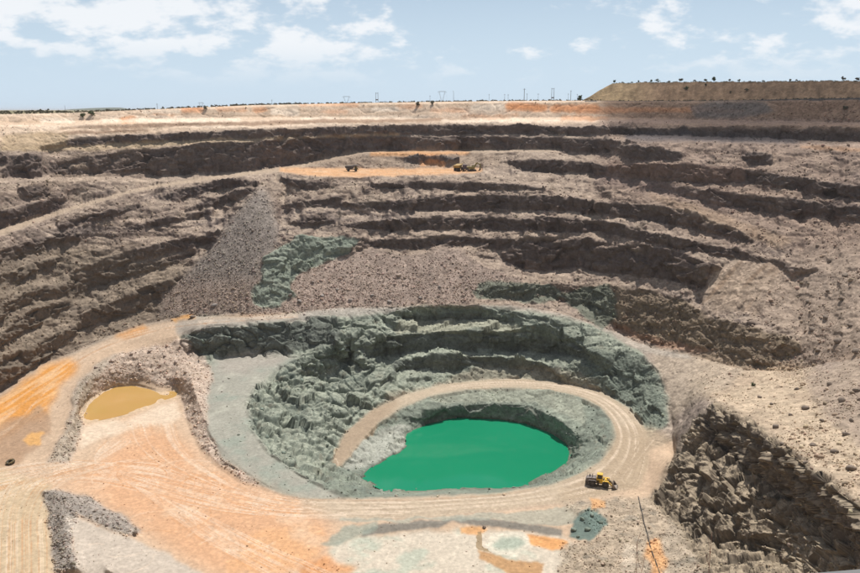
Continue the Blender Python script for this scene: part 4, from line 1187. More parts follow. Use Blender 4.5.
# ================================================================== wheel loader on the road bend
def make_loader():
    t = empty("wheel_loader")
    MB().prism([(-5.6,1.2),(-5.75,2.0),(-5.6,3.05),(-4.9,3.3),(-1.7,3.45),(-1.5,3.1),(-1.5,1.5),(-2.0,1.1)], -1.35, 1.35).build("engine_hood", M_DIRTY, t)
    g = MB()
    for k in range(6): g.box((-5.78, 0, 1.55 + 0.26 * k), (0.10, 2.1, 0.11))
    g.build("radiator_grille", M_DARK, t)
    MB().prism([(-5.9,0.95),(-5.95,1.75),(-5.2,1.75),(-4.7,1.2),(-4.7,0.8),(-5.6,0.8)], -1.6, 1.6).build("counterweight", M_DARK, t)
    for s in (-1, 1):
        MB().prism([(-4.9,2.2),(-4.6,2.75),(-1.9,2.75),(-1.3,2.2),(-1.45,2.05),(-2.0,2.6),(-4.5,2.6),(-4.75,2.1)], s * 1.4, s * 2.15).build("mudguard", M_DIRTY, t)
        MB().box((-3.0, s * 1.405, 2.55), (1.6, 0.06, 0.55)).build("side_panel", M_YEL, t)
        rl = MB()
        for xx in (-5.4, -4.2, -3.0, -1.9): rl.tube([(xx, s * 1.25, 3.25), (xx, s * 1.25, 4.2)], 0.035, seg=5)
        rl.tube([(-5.4, s * 1.25, 4.2), (-1.9, s * 1.25, 4.2)], 0.035, seg=5)
        rl.build("handrail", M_DARK, t)
        ld = MB()
        ld.box((-1.2, s * 1.55, 1.7), (0.08, 0.5, 1.9)).box((-0.5, s * 1.55, 1.7), (0.08, 0.5, 1.9))
        for k in range(5): ld.box((-0.85, s * 1.55, 0.9 + 0.4 * k), (0.7, 0.4, 0.06))
        ld.build("ladder", M_DARK, t)
    MB().box((-4.3, 0.4, 3.75), (0.5, 0.5, 0.9), bev=0.08).build("air_filter", M_DARK, t)
    MB().tube([(-3.3, -0.4, 3.3), (-3.3, -0.4, 4.5), (-3.5, -0.4, 4.75)], 0.13).build("exhaust_pipe", M_DARK, t)
    MB().prism([(-1.6,1.5),(-1.6,3.3),(0.6,3.3),(0.9,2.4),(0.9,1.5)], -1.3, 1.3).build("cab_base", M_YEL, t)
    cab = MB().prism([(-1.3,3.25),(-1.2,4.85),(0.55,4.85),(0.75,3.25)], -0.95, 0.95).build("cab", M_GLS, t)
    for xx0, xx1 in ((-1.33, -1.22), (0.76, 0.57)):
        for s in (-1, 1): MB().tube([(xx0, s * 0.95, 3.2), (xx1, s * 0.95, 4.9)], 0.09, seg=4).build("cab_pillar", M_YEL, cab)
    MB().box((-0.3, 0, 4.98), (2.25, 2.2, 0.24), bev=0.08).build("cab_roof", M_YEL, cab)
    MB().box((-0.3, 0, 5.16), (0.25, 0.25, 0.18)).build("beacon", M_PALE, cab)
    MB().prism([(-2.2,1.0),(-2.2,1.7),(1.0,1.7),(3.3,1.9),(3.6,2.3),(3.4,1.2),(2.6,0.9)], -0.75, 0.75).build("chassis", M_DARK, t)
    MB().prism([(1.2,1.6),(1.6,3.0),(2.3,3.05),(3.0,2.2),(3.4,1.4)], -0.7, 0.7).build("front_frame", M_YEL, t)
    for s in (-1, 1):
        MB().prism([(1.5,2.6),(1.9,2.95),(4.0,1.75),(4.9,0.75),(4.6,0.5),(3.7,1.3)], s * 0.75, s * 1.05).build("lift_arm", M_YEL, t)
        MB().tube([(2.0, s * 0.45, 1.5), (3.9, s * 0.75, 1.5)], 0.12).build("lift_cylinder", M_DIRTY, t)
        MB().prism([(0.7,2.3),(1.0,2.85),(3.3,2.85),(3.6,2.2),(3.45,2.15),(3.1,2.7),(1.1,2.7),(0.85,2.2)], s * 1.35, s * 2.1).build("mudguard", M_YEL, t)
        MB().box((1.65, s * 1.5, 3.0), (0.18, 0.3, 0.22)).build("headlight", M_PALE, t)
        wheel(t, (-3.15, s * 1.7, 1.25), 1.28, 0.95); wheel(t, (2.15, s * 1.7, 1.25), 1.28, 0.95)
    MB().prism([(2.6,2.7),(2.9,3.1),(4.4,2.35),(4.7,1.5),(4.45,1.4),(4.15,2.1)], -0.15, 0.15).build("tilt_linkage", M_DIRTY, t)
    bk = MB()                                             # bucket: curved back, two cheeks, open in front
    prof = [(6.6, 0.12), (5.4, 0.08), (4.85, 0.3), (4.65, 0.85), (4.8, 1.5), (5.1, 2.05)]
    for (x0, z0_), (x1, z1_) in zip(prof[:-1], prof[1:]):
        dx, dz = x1 - x0, z1_ - z0_; L_ = math.hypot(dx, dz); nx, nz = dz / L_ * 0.1, -dx / L_ * 0.1
        bk.prism([(x0, z0_), (x1, z1_), (x1 + nx, z1_ + nz), (x0 + nx, z0_ + nz)], -2.05, 2.05)
    for s in (-1, 1): bk.prism(prof + [(5.75, 1.35)], s * 2.05, s * 1.96)
    bo = bk.build("bucket", M_BKT, t)
    for k in range(7): MB().prism([(6.55,0.06),(7.0,0.05),(6.55,0.2)], -1.95 + 0.62 * k, -1.95 + 0.62 * k + 0.2).build("bucket_tooth", M_DARK, bo)
    return t
def seat(root, u, v, heading, lift=0.0, dirs=None):
    p, n = on_ground(u, v)
    root.location = p + Vector((0, 0, lift)); root.rotation_euler = (0, 0, heading)
ld = make_loader()
tag(ld, "yellow wheel loader with dusty grey engine hood on the road bend beside the lake", "wheel loader")
seat(ld, 600.5, 485.5, math.radians(-16), 0.05)
ld.scale = (0.86,) * 3

# ================================================================== haul trucks, excavator on the working floor
def make_truck(name, paint, body):
    t = empty(name)
    MB().box((0, 0, 1.35), (8.2, 1.3, 0.5)).build("chassis", M_DARK, t)
    bd = MB().prism([(-4.6,2.6),(-3.9,2.0),(-0.5,1.7),(1.2,2.0),(1.9,3.6),(4.6,4.1),(4.6,4.3),(1.5,4.2),(0.9,3.9),(-4.7,3.75)], -2.1, 2.1).build("dump_body", body, t)
    for s in (-1, 1):
        for k in range(4): MB().prism([(-3.9 + 1.25 * k, 2.05), (-3.65 + 1.25 * k, 2.05), (-3.65 + 1.25 * k, 3.75), (-3.9 + 1.25 * k, 3.75)], s * 2.1, s * 2.22).build("rib", body, bd)
    cab = MB().prism([(1.95,2.2),(1.95,3.7),(3.3,3.7),(3.55,2.9),(3.55,2.2)], 0.1, 1.6).build("cab", paint, t)
    MB().prism([(2.15,2.95),(2.15,3.55),(3.25,3.55),(3.45,2.95)], 1.58, 1.66).build("side_window", M_GLS, cab)
    MB().prism([(3.32,3.6),(3.36,3.6),(3.59,2.95),(3.55,2.95)], 0.2, 1.5).build("windscreen", M_GLS, cab)
    MB().prism([(2.0,1.4),(2.0,2.25),(4.4,2.25),(4.5,1.4)], -1.7, 1.7).build("bonnet", paint, t)
    MB().box((4.53, 0, 1.85), (0.08, 1.5, 0.7)).build("radiator_grille", M_DARK, t)
    MB().box((4.55, 0, 1.15), (0.4, 3.5, 0.35)).build("bumper", paint, t)
    for s in (-1, 1):
        MB().box((4.56, s * 1.25, 1.75), (0.08, 0.35, 0.28)).build("headlight", M_PALE, t)
        wheel(t, (2.9, s * 1.75, 1.0), 1.0, 0.75)
        wheel(t, (-2.3, s * 1.75, 1.0), 1.0, 0.75); wheel(t, (-2.3, s * 0.95, 1.0), 1.0, 0.75)
    return t
hk = make_truck("haul_truck", M_OLIVE, M_DARK)
tag(hk, "dark olive haul truck driving alone on the left of the orange working floor", "dump truck", "haul trucks on the orange working floor")
seat(hk, 351.5, 171.2, math.radians(6)); hk.scale = (0.92,) * 3
hk2 = make_truck("haul_truck", plain_mat("dusty_yellow_paint", (0.50, 0.31, 0.04), 0.7, 0, 0.6), plain_mat("dusty_ochre_body", (0.40, 0.25, 0.05), 0.7, 0, 0.7))
tag(hk2, "yellow haul truck seen from behind, left of the dark service truck on the orange floor", "dump truck", "haul trucks on the orange working floor")
seat(hk2, 458, 170.4, math.radians(70)); hk2.scale = (0.95,) * 3
def make_service_truck():
    t = empty("service_truck")
    MB().box((0, 0, 0.95), (6.4, 1.1, 0.3)).build("chassis", M_DARK, t)
    MB().box((-0.9, 0, 2.5), (4.4, 2.4, 2.7), bev=0.12).build("box_body", plain_mat("maroon_grey_paint", (0.085, 0.06, 0.075), 0.6, 0, 0.3), t)
    cb = MB().prism([(1.5,1.0),(1.5,2.9),(2.6,2.9),(3.1,2.1),(3.2,1.0)], -1.15, 1.15).build("cab", M_DIRTY, t)
    MB().prism([(2.64,2.8),(2.7,2.8),(3.14,2.12),(3.08,2.12)], -1.0, 1.0).build("windscreen", M_GLS, cb)
    for s in (-1, 1):
        for xx in (2.2, -1.4, -2.4): wheel(t, (xx, s * 1.0, 0.55), 0.55, 0.4)
    return t
sv = make_service_truck()
tag(sv, "dark box-bodied service truck standing between the yellow haul truck and the excavator", "truck")
seat(sv, 464.6, 170.6, math.radians(80))
def make_excavator():
    t = empty("excavator")
    for s in (-1, 1):
        tr_ = MB().prism([(-3.1,0.55),(-2.7,0.05),(2.7,0.05),(3.1,0.55),(2.8,1.15),(-2.8,1.15)], s * 1.1, s * 1.9).build("track", M_RUB, t)
        for k in range(7): MB().box((-2.5 + 0.83 * k, s * 1.92, 0.5), (0.35, 0.1, 0.35)).build("roller", M_DIRTY, tr_)
    MB().lathe([(1.1, 1.1), (1.1, 1.5)], 18, 'Z').build("slew_ring", M_DARK, t)
    MB().prism([(-3.4,1.5),(-3.5,2.9),(-2.6,3.25),(1.6,3.1),(1.9,1.5)], -1.75, 1.75).build("engine_house", M_OLIVE, t)
    MB().prism([(-3.55,1.45),(-3.65,2.5),(-2.9,2.5),(-2.8,1.45)], -1.78, 1.78).build("counterweight", M_DARK, t)
    cb = MB().prism([(0.2,2.2),(0.3,4.0),(1.7,4.0),(2.2,2.9),(2.1,1.7)], 0.7, 1.8).build("cab", M_OLIVE, t)
    MB().prism([(0.45,2.8),(0.5,3.85),(1.65,3.85),(2.05,2.9)], 1.78, 1.86).build("side_window", M_GLS, cb)
    MB().prism([(1.2,2.0),(1.0,2.7),(3.2,5.9),(3.9,6.1),(6.3,4.6),(6.1,4.2),(3.9,5.3),(1.9,2.2)], -0.4, 0.4).build("boom", M_OLIVE, t)
    MB().tube([(1.9, 0.55, 1.9), (3.6, 0.5, 4.6)], 0.14).build("boom_cylinder", M_DIRTY, t)
    MB().prism([(5.5,5.2),(6.2,5.3),(6.6,4.3),(6.3,1.6),(5.9,1.6),(5.8,4.2)], -0.3, 0.3).build("stick", M_OLIVE, t)
    MB().prism([(5.9,1.8),(6.5,1.9),(6.6,1.2),(6.1,0.5),(5.2,0.4),(4.9,0.9),(5.3,0.8),(5.7,1.2)], -0.7, 0.7).build("bucket", M_DARK, t)
    return t
ex = make_excavator()
tag(ex, "olive yellow excavator with dark tracks at the right end of the orange floor", "excavator")
seat(ex, 472, 171.0, math.radians(12)); ex.scale = (0.9,) * 3

# ================================================================== tyre lying on the floor, cable down the slope
ty = MB()
ty.lathe([(0.78, -0.30), (0.95, -0.52), (1.35, -0.58), (1.6, -0.45), (1.66, 0.0), (1.6, 0.45), (1.35, 0.58), (0.95, 0.52), (0.78, 0.30)], 26, 'Z', closed=True)
for k in range(24):
    a = 2 * math.pi * k / 24
    ty.box((1.65 * math.cos(a), 1.65 * math.sin(a), 0.24 * (1 if k % 2 else -1)), (0.14, 0.22, 0.5), Matrix.Rotation(a, 3, 'Z'))
tyo = ty.build("tyre", plain_mat("muddy_tyre", (0.035, 0.035, 0.033), 0.9, 0, 0.75, 1.2, (0.30, 0.20, 0.06)))
p, n = on_ground(10.5, 463.5)
tyo.location = p + Vector((0, 0, 0.55)); tyo.rotation_euler = (math.radians(16), math.radians(-8), 0); tyo.scale = (0.92,) * 3
tag(tyo, "big muddy black tyre lying flat on the pale floor at the left edge", "tyre")
cb = MB()
pts = []
for u_, v_ in [(638.5,497),(640,505),(642,514),(644.5,524),(647,534),(649.5,544),(652,553),(655.5,562),(659.5,573),(663,584)]:
    q, _n = on_ground(u_, v_); pts.append(q + Vector((0, 0, 0.22)))
cb.tube(pts, 0.13, seg=6)
tag(cb.build("hose", M_RUB), "black hose running down the rubble slope below the loader", "hose")

# ================================================================== rocks
def rock_proto(seed, sub):
    bm = bmesh.new(); bmesh.ops.create_icosphere(bm, subdivisions=sub, radius=1.0)
    r = random.Random(seed)
    planes = [(Vector((r.uniform(-1, 1), r.uniform(-1, 1), r.uniform(-1, 1))).normalized(), r.uniform(0.5, 0.85)) for _ in range(9)]
    for v in bm.verts:
        for nrm, dd in planes:                            # chip flat faces off
            k = v.co.dot(nrm) - dd
            if k > 0: v.co -= nrm * k * 0.95
        v.co *= r.uniform(0.88, 1.08)
        v.co.z *= 0.72
    me = bpy.data.meshes.new("rock_shape"); bm.to_mesh(me); bm.free()
    vv = np.zeros(len(me.vertices) * 3, np.float32); me.vertices.foreach_get("co", vv)
    ff = np.array([list(p.vertices) for p in me.polygons], np.int32)
    bpy.data.meshes.remove(me)
    return vv.reshape(-1, 3), ff
PROTO1 = [rock_proto(k, 1) for k in range(9)]
M_STONE = ground_material("loose_stone", True)
def rubble(name, mask, count, smin, smax, tone=(1, 1, 1), power=2.6, label=None):
    w = np.clip(mask[:ND, :].astype(np.float64), 0, None)
    w = np.where((us[None, :] > -30) & (us[None, :] < 890), w, 0)
    cw = np.cumsum(w.ravel())
    pick = np.searchsorted(cw, RNG.random(count) * cw[-1])
    jy, ixx = np.unravel_index(np.clip(pick, 0, w.size - 1), w.shape)
    base = P[jy, ixx]; nr = N2[jy, ixx]
    s = smin * (1 - RNG.random(count) * (1 - (smin / smax) ** power)) ** (-1 / power)
    V_, F_, C_, off = [], [], [], 0
    kind = RNG.integers(0, len(PROTO1), count)
    for k in range(len(PROTO1)):
        sel_ = kind == k; n_ = int(sel_.sum())
        if not n_: continue
        pv, pf = PROTO1[k]
        q = RNG.normal(size=(n_, 4)); q /= np.linalg.norm(q, axis=1)[:, None]
        w_, x_, y_, z_ = q.T
        Rm = np.stack([np.stack([1-2*(y_*y_+z_*z_), 2*(x_*y_-z_*w_), 2*(x_*z_+y_*w_)], -1),
                       np.stack([2*(x_*y_+z_*w_), 1-2*(x_*x_+z_*z_), 2*(y_*z_-x_*w_)], -1),
                       np.stack([2*(x_*z_-y_*w_), 2*(y_*z_+x_*w_), 1-2*(x_*x_+y_*y_)], -1)], -2)
        sc = s[sel_][:, None] * RNG.uniform(0.7, 1.3, (n_, 3)) * 0.5
        pts_ = np.einsum('nij,vj->nvi', Rm, pv) * sc[:, None, :]
        pts_ += (base[sel_] + nr[sel_] * (s[sel_] * 0.06)[:, None])[:, None, :]
        V_.append(pts_.reshape(-1, 3))
        F_.append((pf[None] + (off + np.arange(n_) * len(pv))[:, None, None]).reshape(-1, 3))
        off += n_ * len(pv)
        c_ = col[jy[sel_], ixx[sel_]] * np.array(tone) * RNG.uniform(0.85, 1.5, (n_, 1)) * RNG.uniform(0.95, 1.05, (n_, 3))
        C_.append(np.repeat(c_, len(pv), 0))
    me = fast_mesh(name, np.concatenate(V_), np.concatenate(F_))
    set_color(me, np.clip(np.concatenate(C_), 0.03, 0.7))
    o = link(name, me, M_STONE)
    tag(o, kind="stuff", label=label, cat="rocks")
    return o
nodust = np.clip(1 - road - turn - flatS, 0, 1)
pmask = sstep(fbm(x / 22 + 3, y / 22, octs=3), -0.25, 0.45)
rubble("talus_rock", ct * np.interp(V, [248, 300], [0.35, 1.0]), 5200, 0.45, 2.2, (1.05, 1.02, 1.0), label="loose grey brown rocks strewn over the central fan")
rubble("talus_rock", lt * np.interp(V, [190, 300], [0.5, 1.0]), 3200, 0.5, 2.0, (1.1, 1.08, 1.05), label="loose grey rocks strewn down the steep left fan")
rubble("slope_rock", (np.clip(rs + pl, 0, 1) * (0.12 + pmask)) * nodust, 5200, 0.35, 2.6, (0.98, 0.95, 0.93), label="scattered brown rocks on the right hand slope and plateau")
rubble("green_rubble", green * nodust * (1 - 0.85 * shelf) * (0.2 + pmask), 3400, 0.4, 1.8, (1.0, 1.0, 1.0), label="broken green rock littering the inner pit walls")
rubble("ridge_rubble", np.clip(rubble_ridge + berm, 0, 1), 3800, 0.4, 1.6, (1.05, 1.0, 0.97), label="pinkish broken rock heaped round the ochre pond")
rubble("ridge_rubble", np.clip(ridge * 0.5 + lower_rub, 0, 1), 5000, 0.3, 1.5, (1.0, 1.0, 1.0), label="broken brown rock below the dark ridge in the near right corner")
rubble("wall_rubble", np.where(above, 1.0, 0) * (1 - faceS) * (1 - taluS) * (1 - rs) * nodust * (1 - 0.7 * top) * (0.25 + pmask), 7500, 0.6, 2.2, (1.0, 0.98, 0.97), label="fallen rock littering the benches of the pit walls")
rubble("floor_stone", floorS * (1 - rubble_ridge) * (1 - road) * (1 - turn) * (1 - green) * pmask * 0.4 + soft(poly([(560,470),(640,470),(660,500),(560,500)], 0), 2) * 0.1, 900, 0.25, 0.9, (0.8, 0.78, 0.75), label="small stones scattered over the orange pit floor")

PROTO2 = []
for k in range(5):
    pv, pf = rock_proto(50 + k, 2)
    me = fast_mesh("boulder", pv * 0.5, pf)
    PROTO2.append(me)
def boulder_mat(nm, c): return ground_material(nm, False, c, 1.6)
BM = {"brown": boulder_mat("brown_boulder_rock", (0.23, 0.185, 0.15)), "green": boulder_mat("green_boulder_rock", (0.20, 0.24, 0.20)), "pink": boulder_mat("pink_boulder_rock", (0.44, 0.35, 0.29)), "grey": boulder_mat("grey_boulder_rock", (0.30, 0.265, 0.24))}
def boulder(u, v, size, kind, label, group=None):
    p_, n_ = on_ground(u, v)
    me = PROTO2[random.randrange(5)].copy()
    o = link("boulder", me, BM[kind])
    o.location = p_ + Vector((0, 0, size * 0.12))
    o.scale = [size * random.uniform(0.8, 1.25) for _ in range(3)]
    o.rotation_euler = (random.uniform(-0.4, 0.4), random.uniform(-0.4, 0.4), random.uniform(0, 6.3))
    tag(o, label, "boulder", group)
    return o
ORD = ["first","second","third","fourth","fifth","sixth","seventh","eighth","ninth","tenth","eleventh","twelfth","thirteenth","fourteenth","fifteenth","sixteenth","seventeenth","eighteenth","nineteenth","twentieth"]
def boulder_row(spots, kind, what, group):
    for k, (u_, v_, s_) in enumerate(sorted(spots)):
        boulder(u_, v_, s_, kind, ORD[k] + " from the left of the " + what, group)
boulder(192, 317.5, 3.4, "brown", "lone brown boulder on orange mud at the foot of the grey rock fan")
boulder(776, 429, 3.0, "brown", "dark boulder on the pale plateau just above the dark ridge face")
boulder(856, 393, 3.4, "brown", "dark boulder on the pale plateau touching the right edge of the picture")
boulder(214, 306, 3.2, "grey", "pale boulder near the foot of the grey rock fan")
boulder(215, 236, 4.0, "pink", "pale pinkish boulder high beside the top of the grey rock fan")
boulder(399, 276, 3.0, "pink", "pale boulder half way down the central rock fan")
boulder(135, 533, 1.9, "brown", "dark boulder at the tip of the grey berm in the lower left")
boulder(484, 528, 1.6, "brown", "small dark boulder beside the orange puddle below the road")
boulder_row([(806,408,2.6),(822,421,2.0),(841,402,3.0),(846,436,2.4),(790,414,1.6),(812,445,2.0),(834,452,2.4),(852,470,2.6),(772,405,1.5),(760,398,1.6),(797,390,2.0),(829,385,2.2),(851,420,1.8),(783,443,1.6),(805,462,1.8)], "brown", "brown boulders on the pale right hand plateau", "boulders on the right hand plateau")
boulder_row([(812,330,3.2),(826,318,2.6),(838,342,3.4),(850,326,2.6),(818,352,2.4),(842,300,2.8),(800,318,2.2),(856,352,3.0),(828,292,2.4),(808,302,2.4),(846,276,2.8),(830,262,2.4)], "brown", "boulders strewn down the steep right hand slope", "boulders on the right hand slope")
boulder_row([(322,296,2.6),(337,290,2.2),(350,301,2.4),(300,302,2.8),(313,283,2.0),(420,298,2.2),(372,296,2.0),(440,287,1.9),(390,302,2.2),(290,296,2.4)], "grey", "grey boulders at the foot of the central rock fan", "boulders at the foot of the central fan")
boulder_row([(96,368,2.0),(112,362,2.2),(132,355,2.0),(150,352,2.4),(165,356,2.0),(176,362,2.4),(186,374,2.2),(190,392,2.0),(196,412,2.2),(182,384,1.8),(160,366,2.0),(140,364,1.8),(86,384,1.8),(76,404,1.8),(70,424,1.6),(204,436,1.8)], "pink", "pinkish boulders in the rubble bank around the ochre pond", "boulders around the ochre pond")
boulder_row([(574,530,1.9),(582,520,2.1),(592,517,1.8),(588,530,2.0),(600,524,1.7),(578,537,1.6)], "green", "dark green boulders in the small heap below the road", "boulders in the green rock heap")
boulder_row([(262,410,2.2),(270,432,2.0),(284,452,1.8),(268,398,2.2),(300,384,2.4),(322,366,2.4),(340,350,2.2),(230,338,2.4),(260,340,2.6),(205,342,2.2),(300,338,2.2)], "green", "greenish boulders on the broken rock left of the lake", "boulders on the green rock left of the lake")
# ================================================================== plants
def leaf_mat(name, c1, c2):
    m, n, l, b = new_mat(name)
    oi = n.new("ShaderNodeNewGeometry")
    n1 = n.new("ShaderNodeTexNoise"); n1.inputs['Scale'].default_value = 1.1; n1.inputs['Detail'].default_value = 3
    l.new(oi.outputs['Position'], n1.inputs['Vector'])
    mx = n.new("ShaderNodeMix"); mx.data_type = 'RGBA'; l.new(n1.outputs['Fac'], mx.inputs['Factor'])
    mx.inputs['A'].default_value = c1 + (1,); mx.inputs['B'].default_value = c2 + (1,)
    l.new(mx.outputs['Result'], b.inputs['Base Color'])
    b.inputs['Roughness'].default_value = 0.8
    return m
M_LEAF = leaf_mat("bush_leaves", (0.045, 0.075, 0.025), (0.10, 0.12, 0.045))
M_DRYLEAF = leaf_mat("dry_bush_leaves", (0.10, 0.095, 0.06), (0.16, 0.14, 0.085))
M_BARK = plain_mat("bush_bark", (0.11, 0.085, 0.065), 0.9, 0, 0.3)
def crown_arrays(h, w, n, seed, flat=0.7, base=0.35, leaf=0.22):
    r = np.random.default_rng(seed)
    k = max(5, n // 24)
    cen = r.normal(size=(k, 3)); cen /= np.linalg.norm(cen, axis=1)[:, None]
    cen *= (r.random((k, 1)) ** 0.5) * np.array([w * 0.42, w * 0.42, h * 0.5 * flat])
    cen[:, 2] += h * (base + (1 - base) * 0.5)
    c = cen[r.integers(0, k, n)] + r.normal(size=(n, 3)) * np.array([w, w, h * 0.8]) * 0.085
    a = r.normal(size=(n, 3)); a /= np.linalg.norm(a, axis=1)[:, None]
    b = np.cross(a, r.normal(size=(n, 3))); b /= np.linalg.norm(b, axis=1)[:, None]
    s = leaf * r.uniform(0.6, 1.4, (n, 1))
    v = np.stack([c - a * s, c + b * s * 0.7, c + a * s, c - b * s * 0.7], 1).reshape(-1, 3)
    return v, np.arange(n * 4).reshape(-1, 4)
def make_bush(h, w, seed, dry=False, n=260, base=0.3, name="bush"):
    t = empty(name)
    tr_ = MB(); r = random.Random(seed)
    tr_.tube([(0, 0, -0.4), (r.uniform(-.1, .1), 0, h * 0.25), (r.uniform(-.2, .2), r.uniform(-.2, .2), h * 0.55)], 0.10 * h * 0.35, 0.02, 6)
    for k in range(5):
        a = r.uniform(0, 6.3); q = w * 0.35
        tr_.tube([(0, 0, h * 0.2), (math.cos(a) * q * 0.5, math.sin(a) * q * 0.5, h * 0.45), (math.cos(a) * q, math.sin(a) * q, h * r.uniform(0.6, 0.9))], 0.05 * h * 0.35, 0.012, 5)
    tr_.build("trunk", M_BARK, t)
    v, f = crown_arrays(h, w, n, seed, base=base, leaf=0.085 * h + 0.06)
    link("crown", fast_mesh("crown", v, f), M_DRYLEAF if dry else M_LEAF, t)
    return t
ORD = ["first","second","third","fourth","fifth","sixth","seventh","eighth","ninth","tenth","eleventh","twelfth","thirteenth","fourteenth","fifteenth","sixteenth","seventeenth","eighteenth","nineteenth","twentieth"]
crest = [(614,3.0,2.4,0),(623,1.2,1.5,1),(632,1.5,2.2,0),(639,1.9,1.8,0),(650.5,2.3,2.2,0),(658,2.6,4.6,0),(669,1.5,2.6,1),(680,3.2,5.0,1),(694,1.7,2.6,1),(706,2.3,3.6,0),(714,3.9,3.4,0),(729.5,2.2,2.4,1),(738.5,2.2,2.6,0),(763,1.6,2.6,1),(791,2.4,1.7,1),(797,1.6,1.8,1),(843,2.8,2.6,1),(857,2.8,3.0,1)]
for k, (u_, h_, w_, dry) in enumerate(crest):
    t = make_bush(h_, w_, 100 + k, dry, 240, 0.25)
    t.location = on_dump(u_, 1.03)
    kind_ = ("dry grey brown" if dry else "dark green")
    size_ = "tall" if h_ > 2.9 else ("low" if h_ < 1.8 else "mid sized")
    tag(t, f"{size_} {kind_} bush, {ORD[k]} from the left on the waste dump crest", "bush", "bushes along the crest of the waste dump")
for k, (u_, f_, h_, w_, lab) in enumerate([(687,0.62,2.8,4.2,"dark bush growing high on the face of the waste dump, left of centre"),(731,0.4,1.6,2.2,"small bush low on the face of the waste dump"),(748,0.5,2.0,3.2,"rounded bush half way up the face of the waste dump"),(706,0.8,2.4,2.0,"narrow bush just below the crest of the waste dump")]):
    t = make_bush(h_, w_, 160 + k, k != 0, 260, 0.1); t.location = on_dump(u_, f_) + Vector((0, 0, -0.2)); tag(t, lab, "bush")
for k, (u_, v_, h_, w_, dry, lab) in enumerate([(753,386.5,1.7,1.9,0,"small bright green bush alone on the pale plateau at right"),
        (845,110,3.0,3.6,1,"dark bush on the brown bank below the dump road at far right"),
        (92,116.2,4.2,5.5,0,"round green bush on the sandy rim below the distant hill"),
        (83.5,117.2,3.0,4.2,0,"lower green bush left of the round one on the sandy rim"),
        (418,106,3.6,3.4,1,"bush hanging over the sandy rim face left of the pylon"),
        (432,105,3.4,3.0,1,"bush hanging over the sandy rim face just below the pylon"),
        (205,110,2.4,3.6,1,"low bush at the lip of the sandy rim on the left")]):
    t = make_bush(h_, w_, 200 + k, dry, 300, 0.08)
    t.location = on_ground(u_, v_)[0] + Vector((0, 0, -0.15)); tag(t, lab, "bush")
t = make_bush(4.6, 4.2, 231, False, 300, 0.1); q = on_ground(582, 101.2)[0]; q.y += 10; t.location = q
tag(t, "green bush at the left foot of the waste dump", "bush")

# scrub along the skyline, one mass
Vs, Fs, off = [], [], 0
rs_ = np.random.default_rng(77)
def add_scrub(cnt, ulo, uhi, dr, hs, prob=None):
    global off
    for k in range(cnt):
        u_ = rs_.uniform(ulo, uhi)
        rr_ = np.interp(u_, us, r0) + rs_.uniform(*dr)
        zz_ = np.interp(u_, us, z0)
        s_ = min(1, (rr_ - np.interp(u_, us, r0)) / 900.0); s_ = s_ * s_ * (3 - 2 * s_)
        zz_ = zz_ * (1 - s_) - 3.0 * s_
        hx_, hy_, _t = sight(u_, 108)
        h_ = rs_.uniform(*hs); w_ = h_ * rs_.uniform(1.0, 2.2)
        v, f = crown_arrays(h_, w_, 34, int(rs_.integers(1e9)), base=0.0, leaf=0.2 * h_ + 0.05)
        v = v + np.array([hx_ * rr_, hy_ * rr_, zz_ - 0.1])
        Vs.append(v); Fs.append(f + off); off += len(v)
add_scrub(420, -20, 600, (4, 22), (0.5, 1.5))
add_scrub(170, -30, 160, (40, 500), (1.0, 2.6))
add_scrub(14, -30, 50, (60, 200), (2.5, 3.6))
add_scrub(260, 150, 590, (18, 60), (0.8, 1.9))
add_scrub(110, 610, 880, (2, 12), (0.5, 1.1))
add_scrub(60, 224, 300, (3, 10), (0.8, 2.0))
sc_ = link("scrub", fast_mesh("scrub", np.concatenate(Vs), np.concatenate(Fs)), M_DRYLEAF)
tag(sc_, "low grey green scrub growing along the rim of the pit", "scrub", kind="stuff")
# grass tufts on the dump top
Vs, Fs, off = [], [], 0
for k in range(260):
    u_ = rs_.uniform(612, 890); b_ = np.array(on_dump(u_, rs_.choice([1.0, 1.03, 1.06])))
    v, f = crown_arrays(rs_.uniform(0.3, 0.7), rs_.uniform(1, 2.5), 18, int(rs_.integers(1e9)), base=0.0, leaf=0.25)
    Vs.append(v + b_); Fs.append(f + off); off += len(v)
gr_ = link("grass", fast_mesh("grass", np.concatenate(Vs), np.concatenate(Fs)), leaf_mat("olive_grass", (0.13, 0.13, 0.05), (0.20, 0.18, 0.08)))
tag(gr_, "olive grass fringing the top of the waste dump", "grass", kind="stuff")

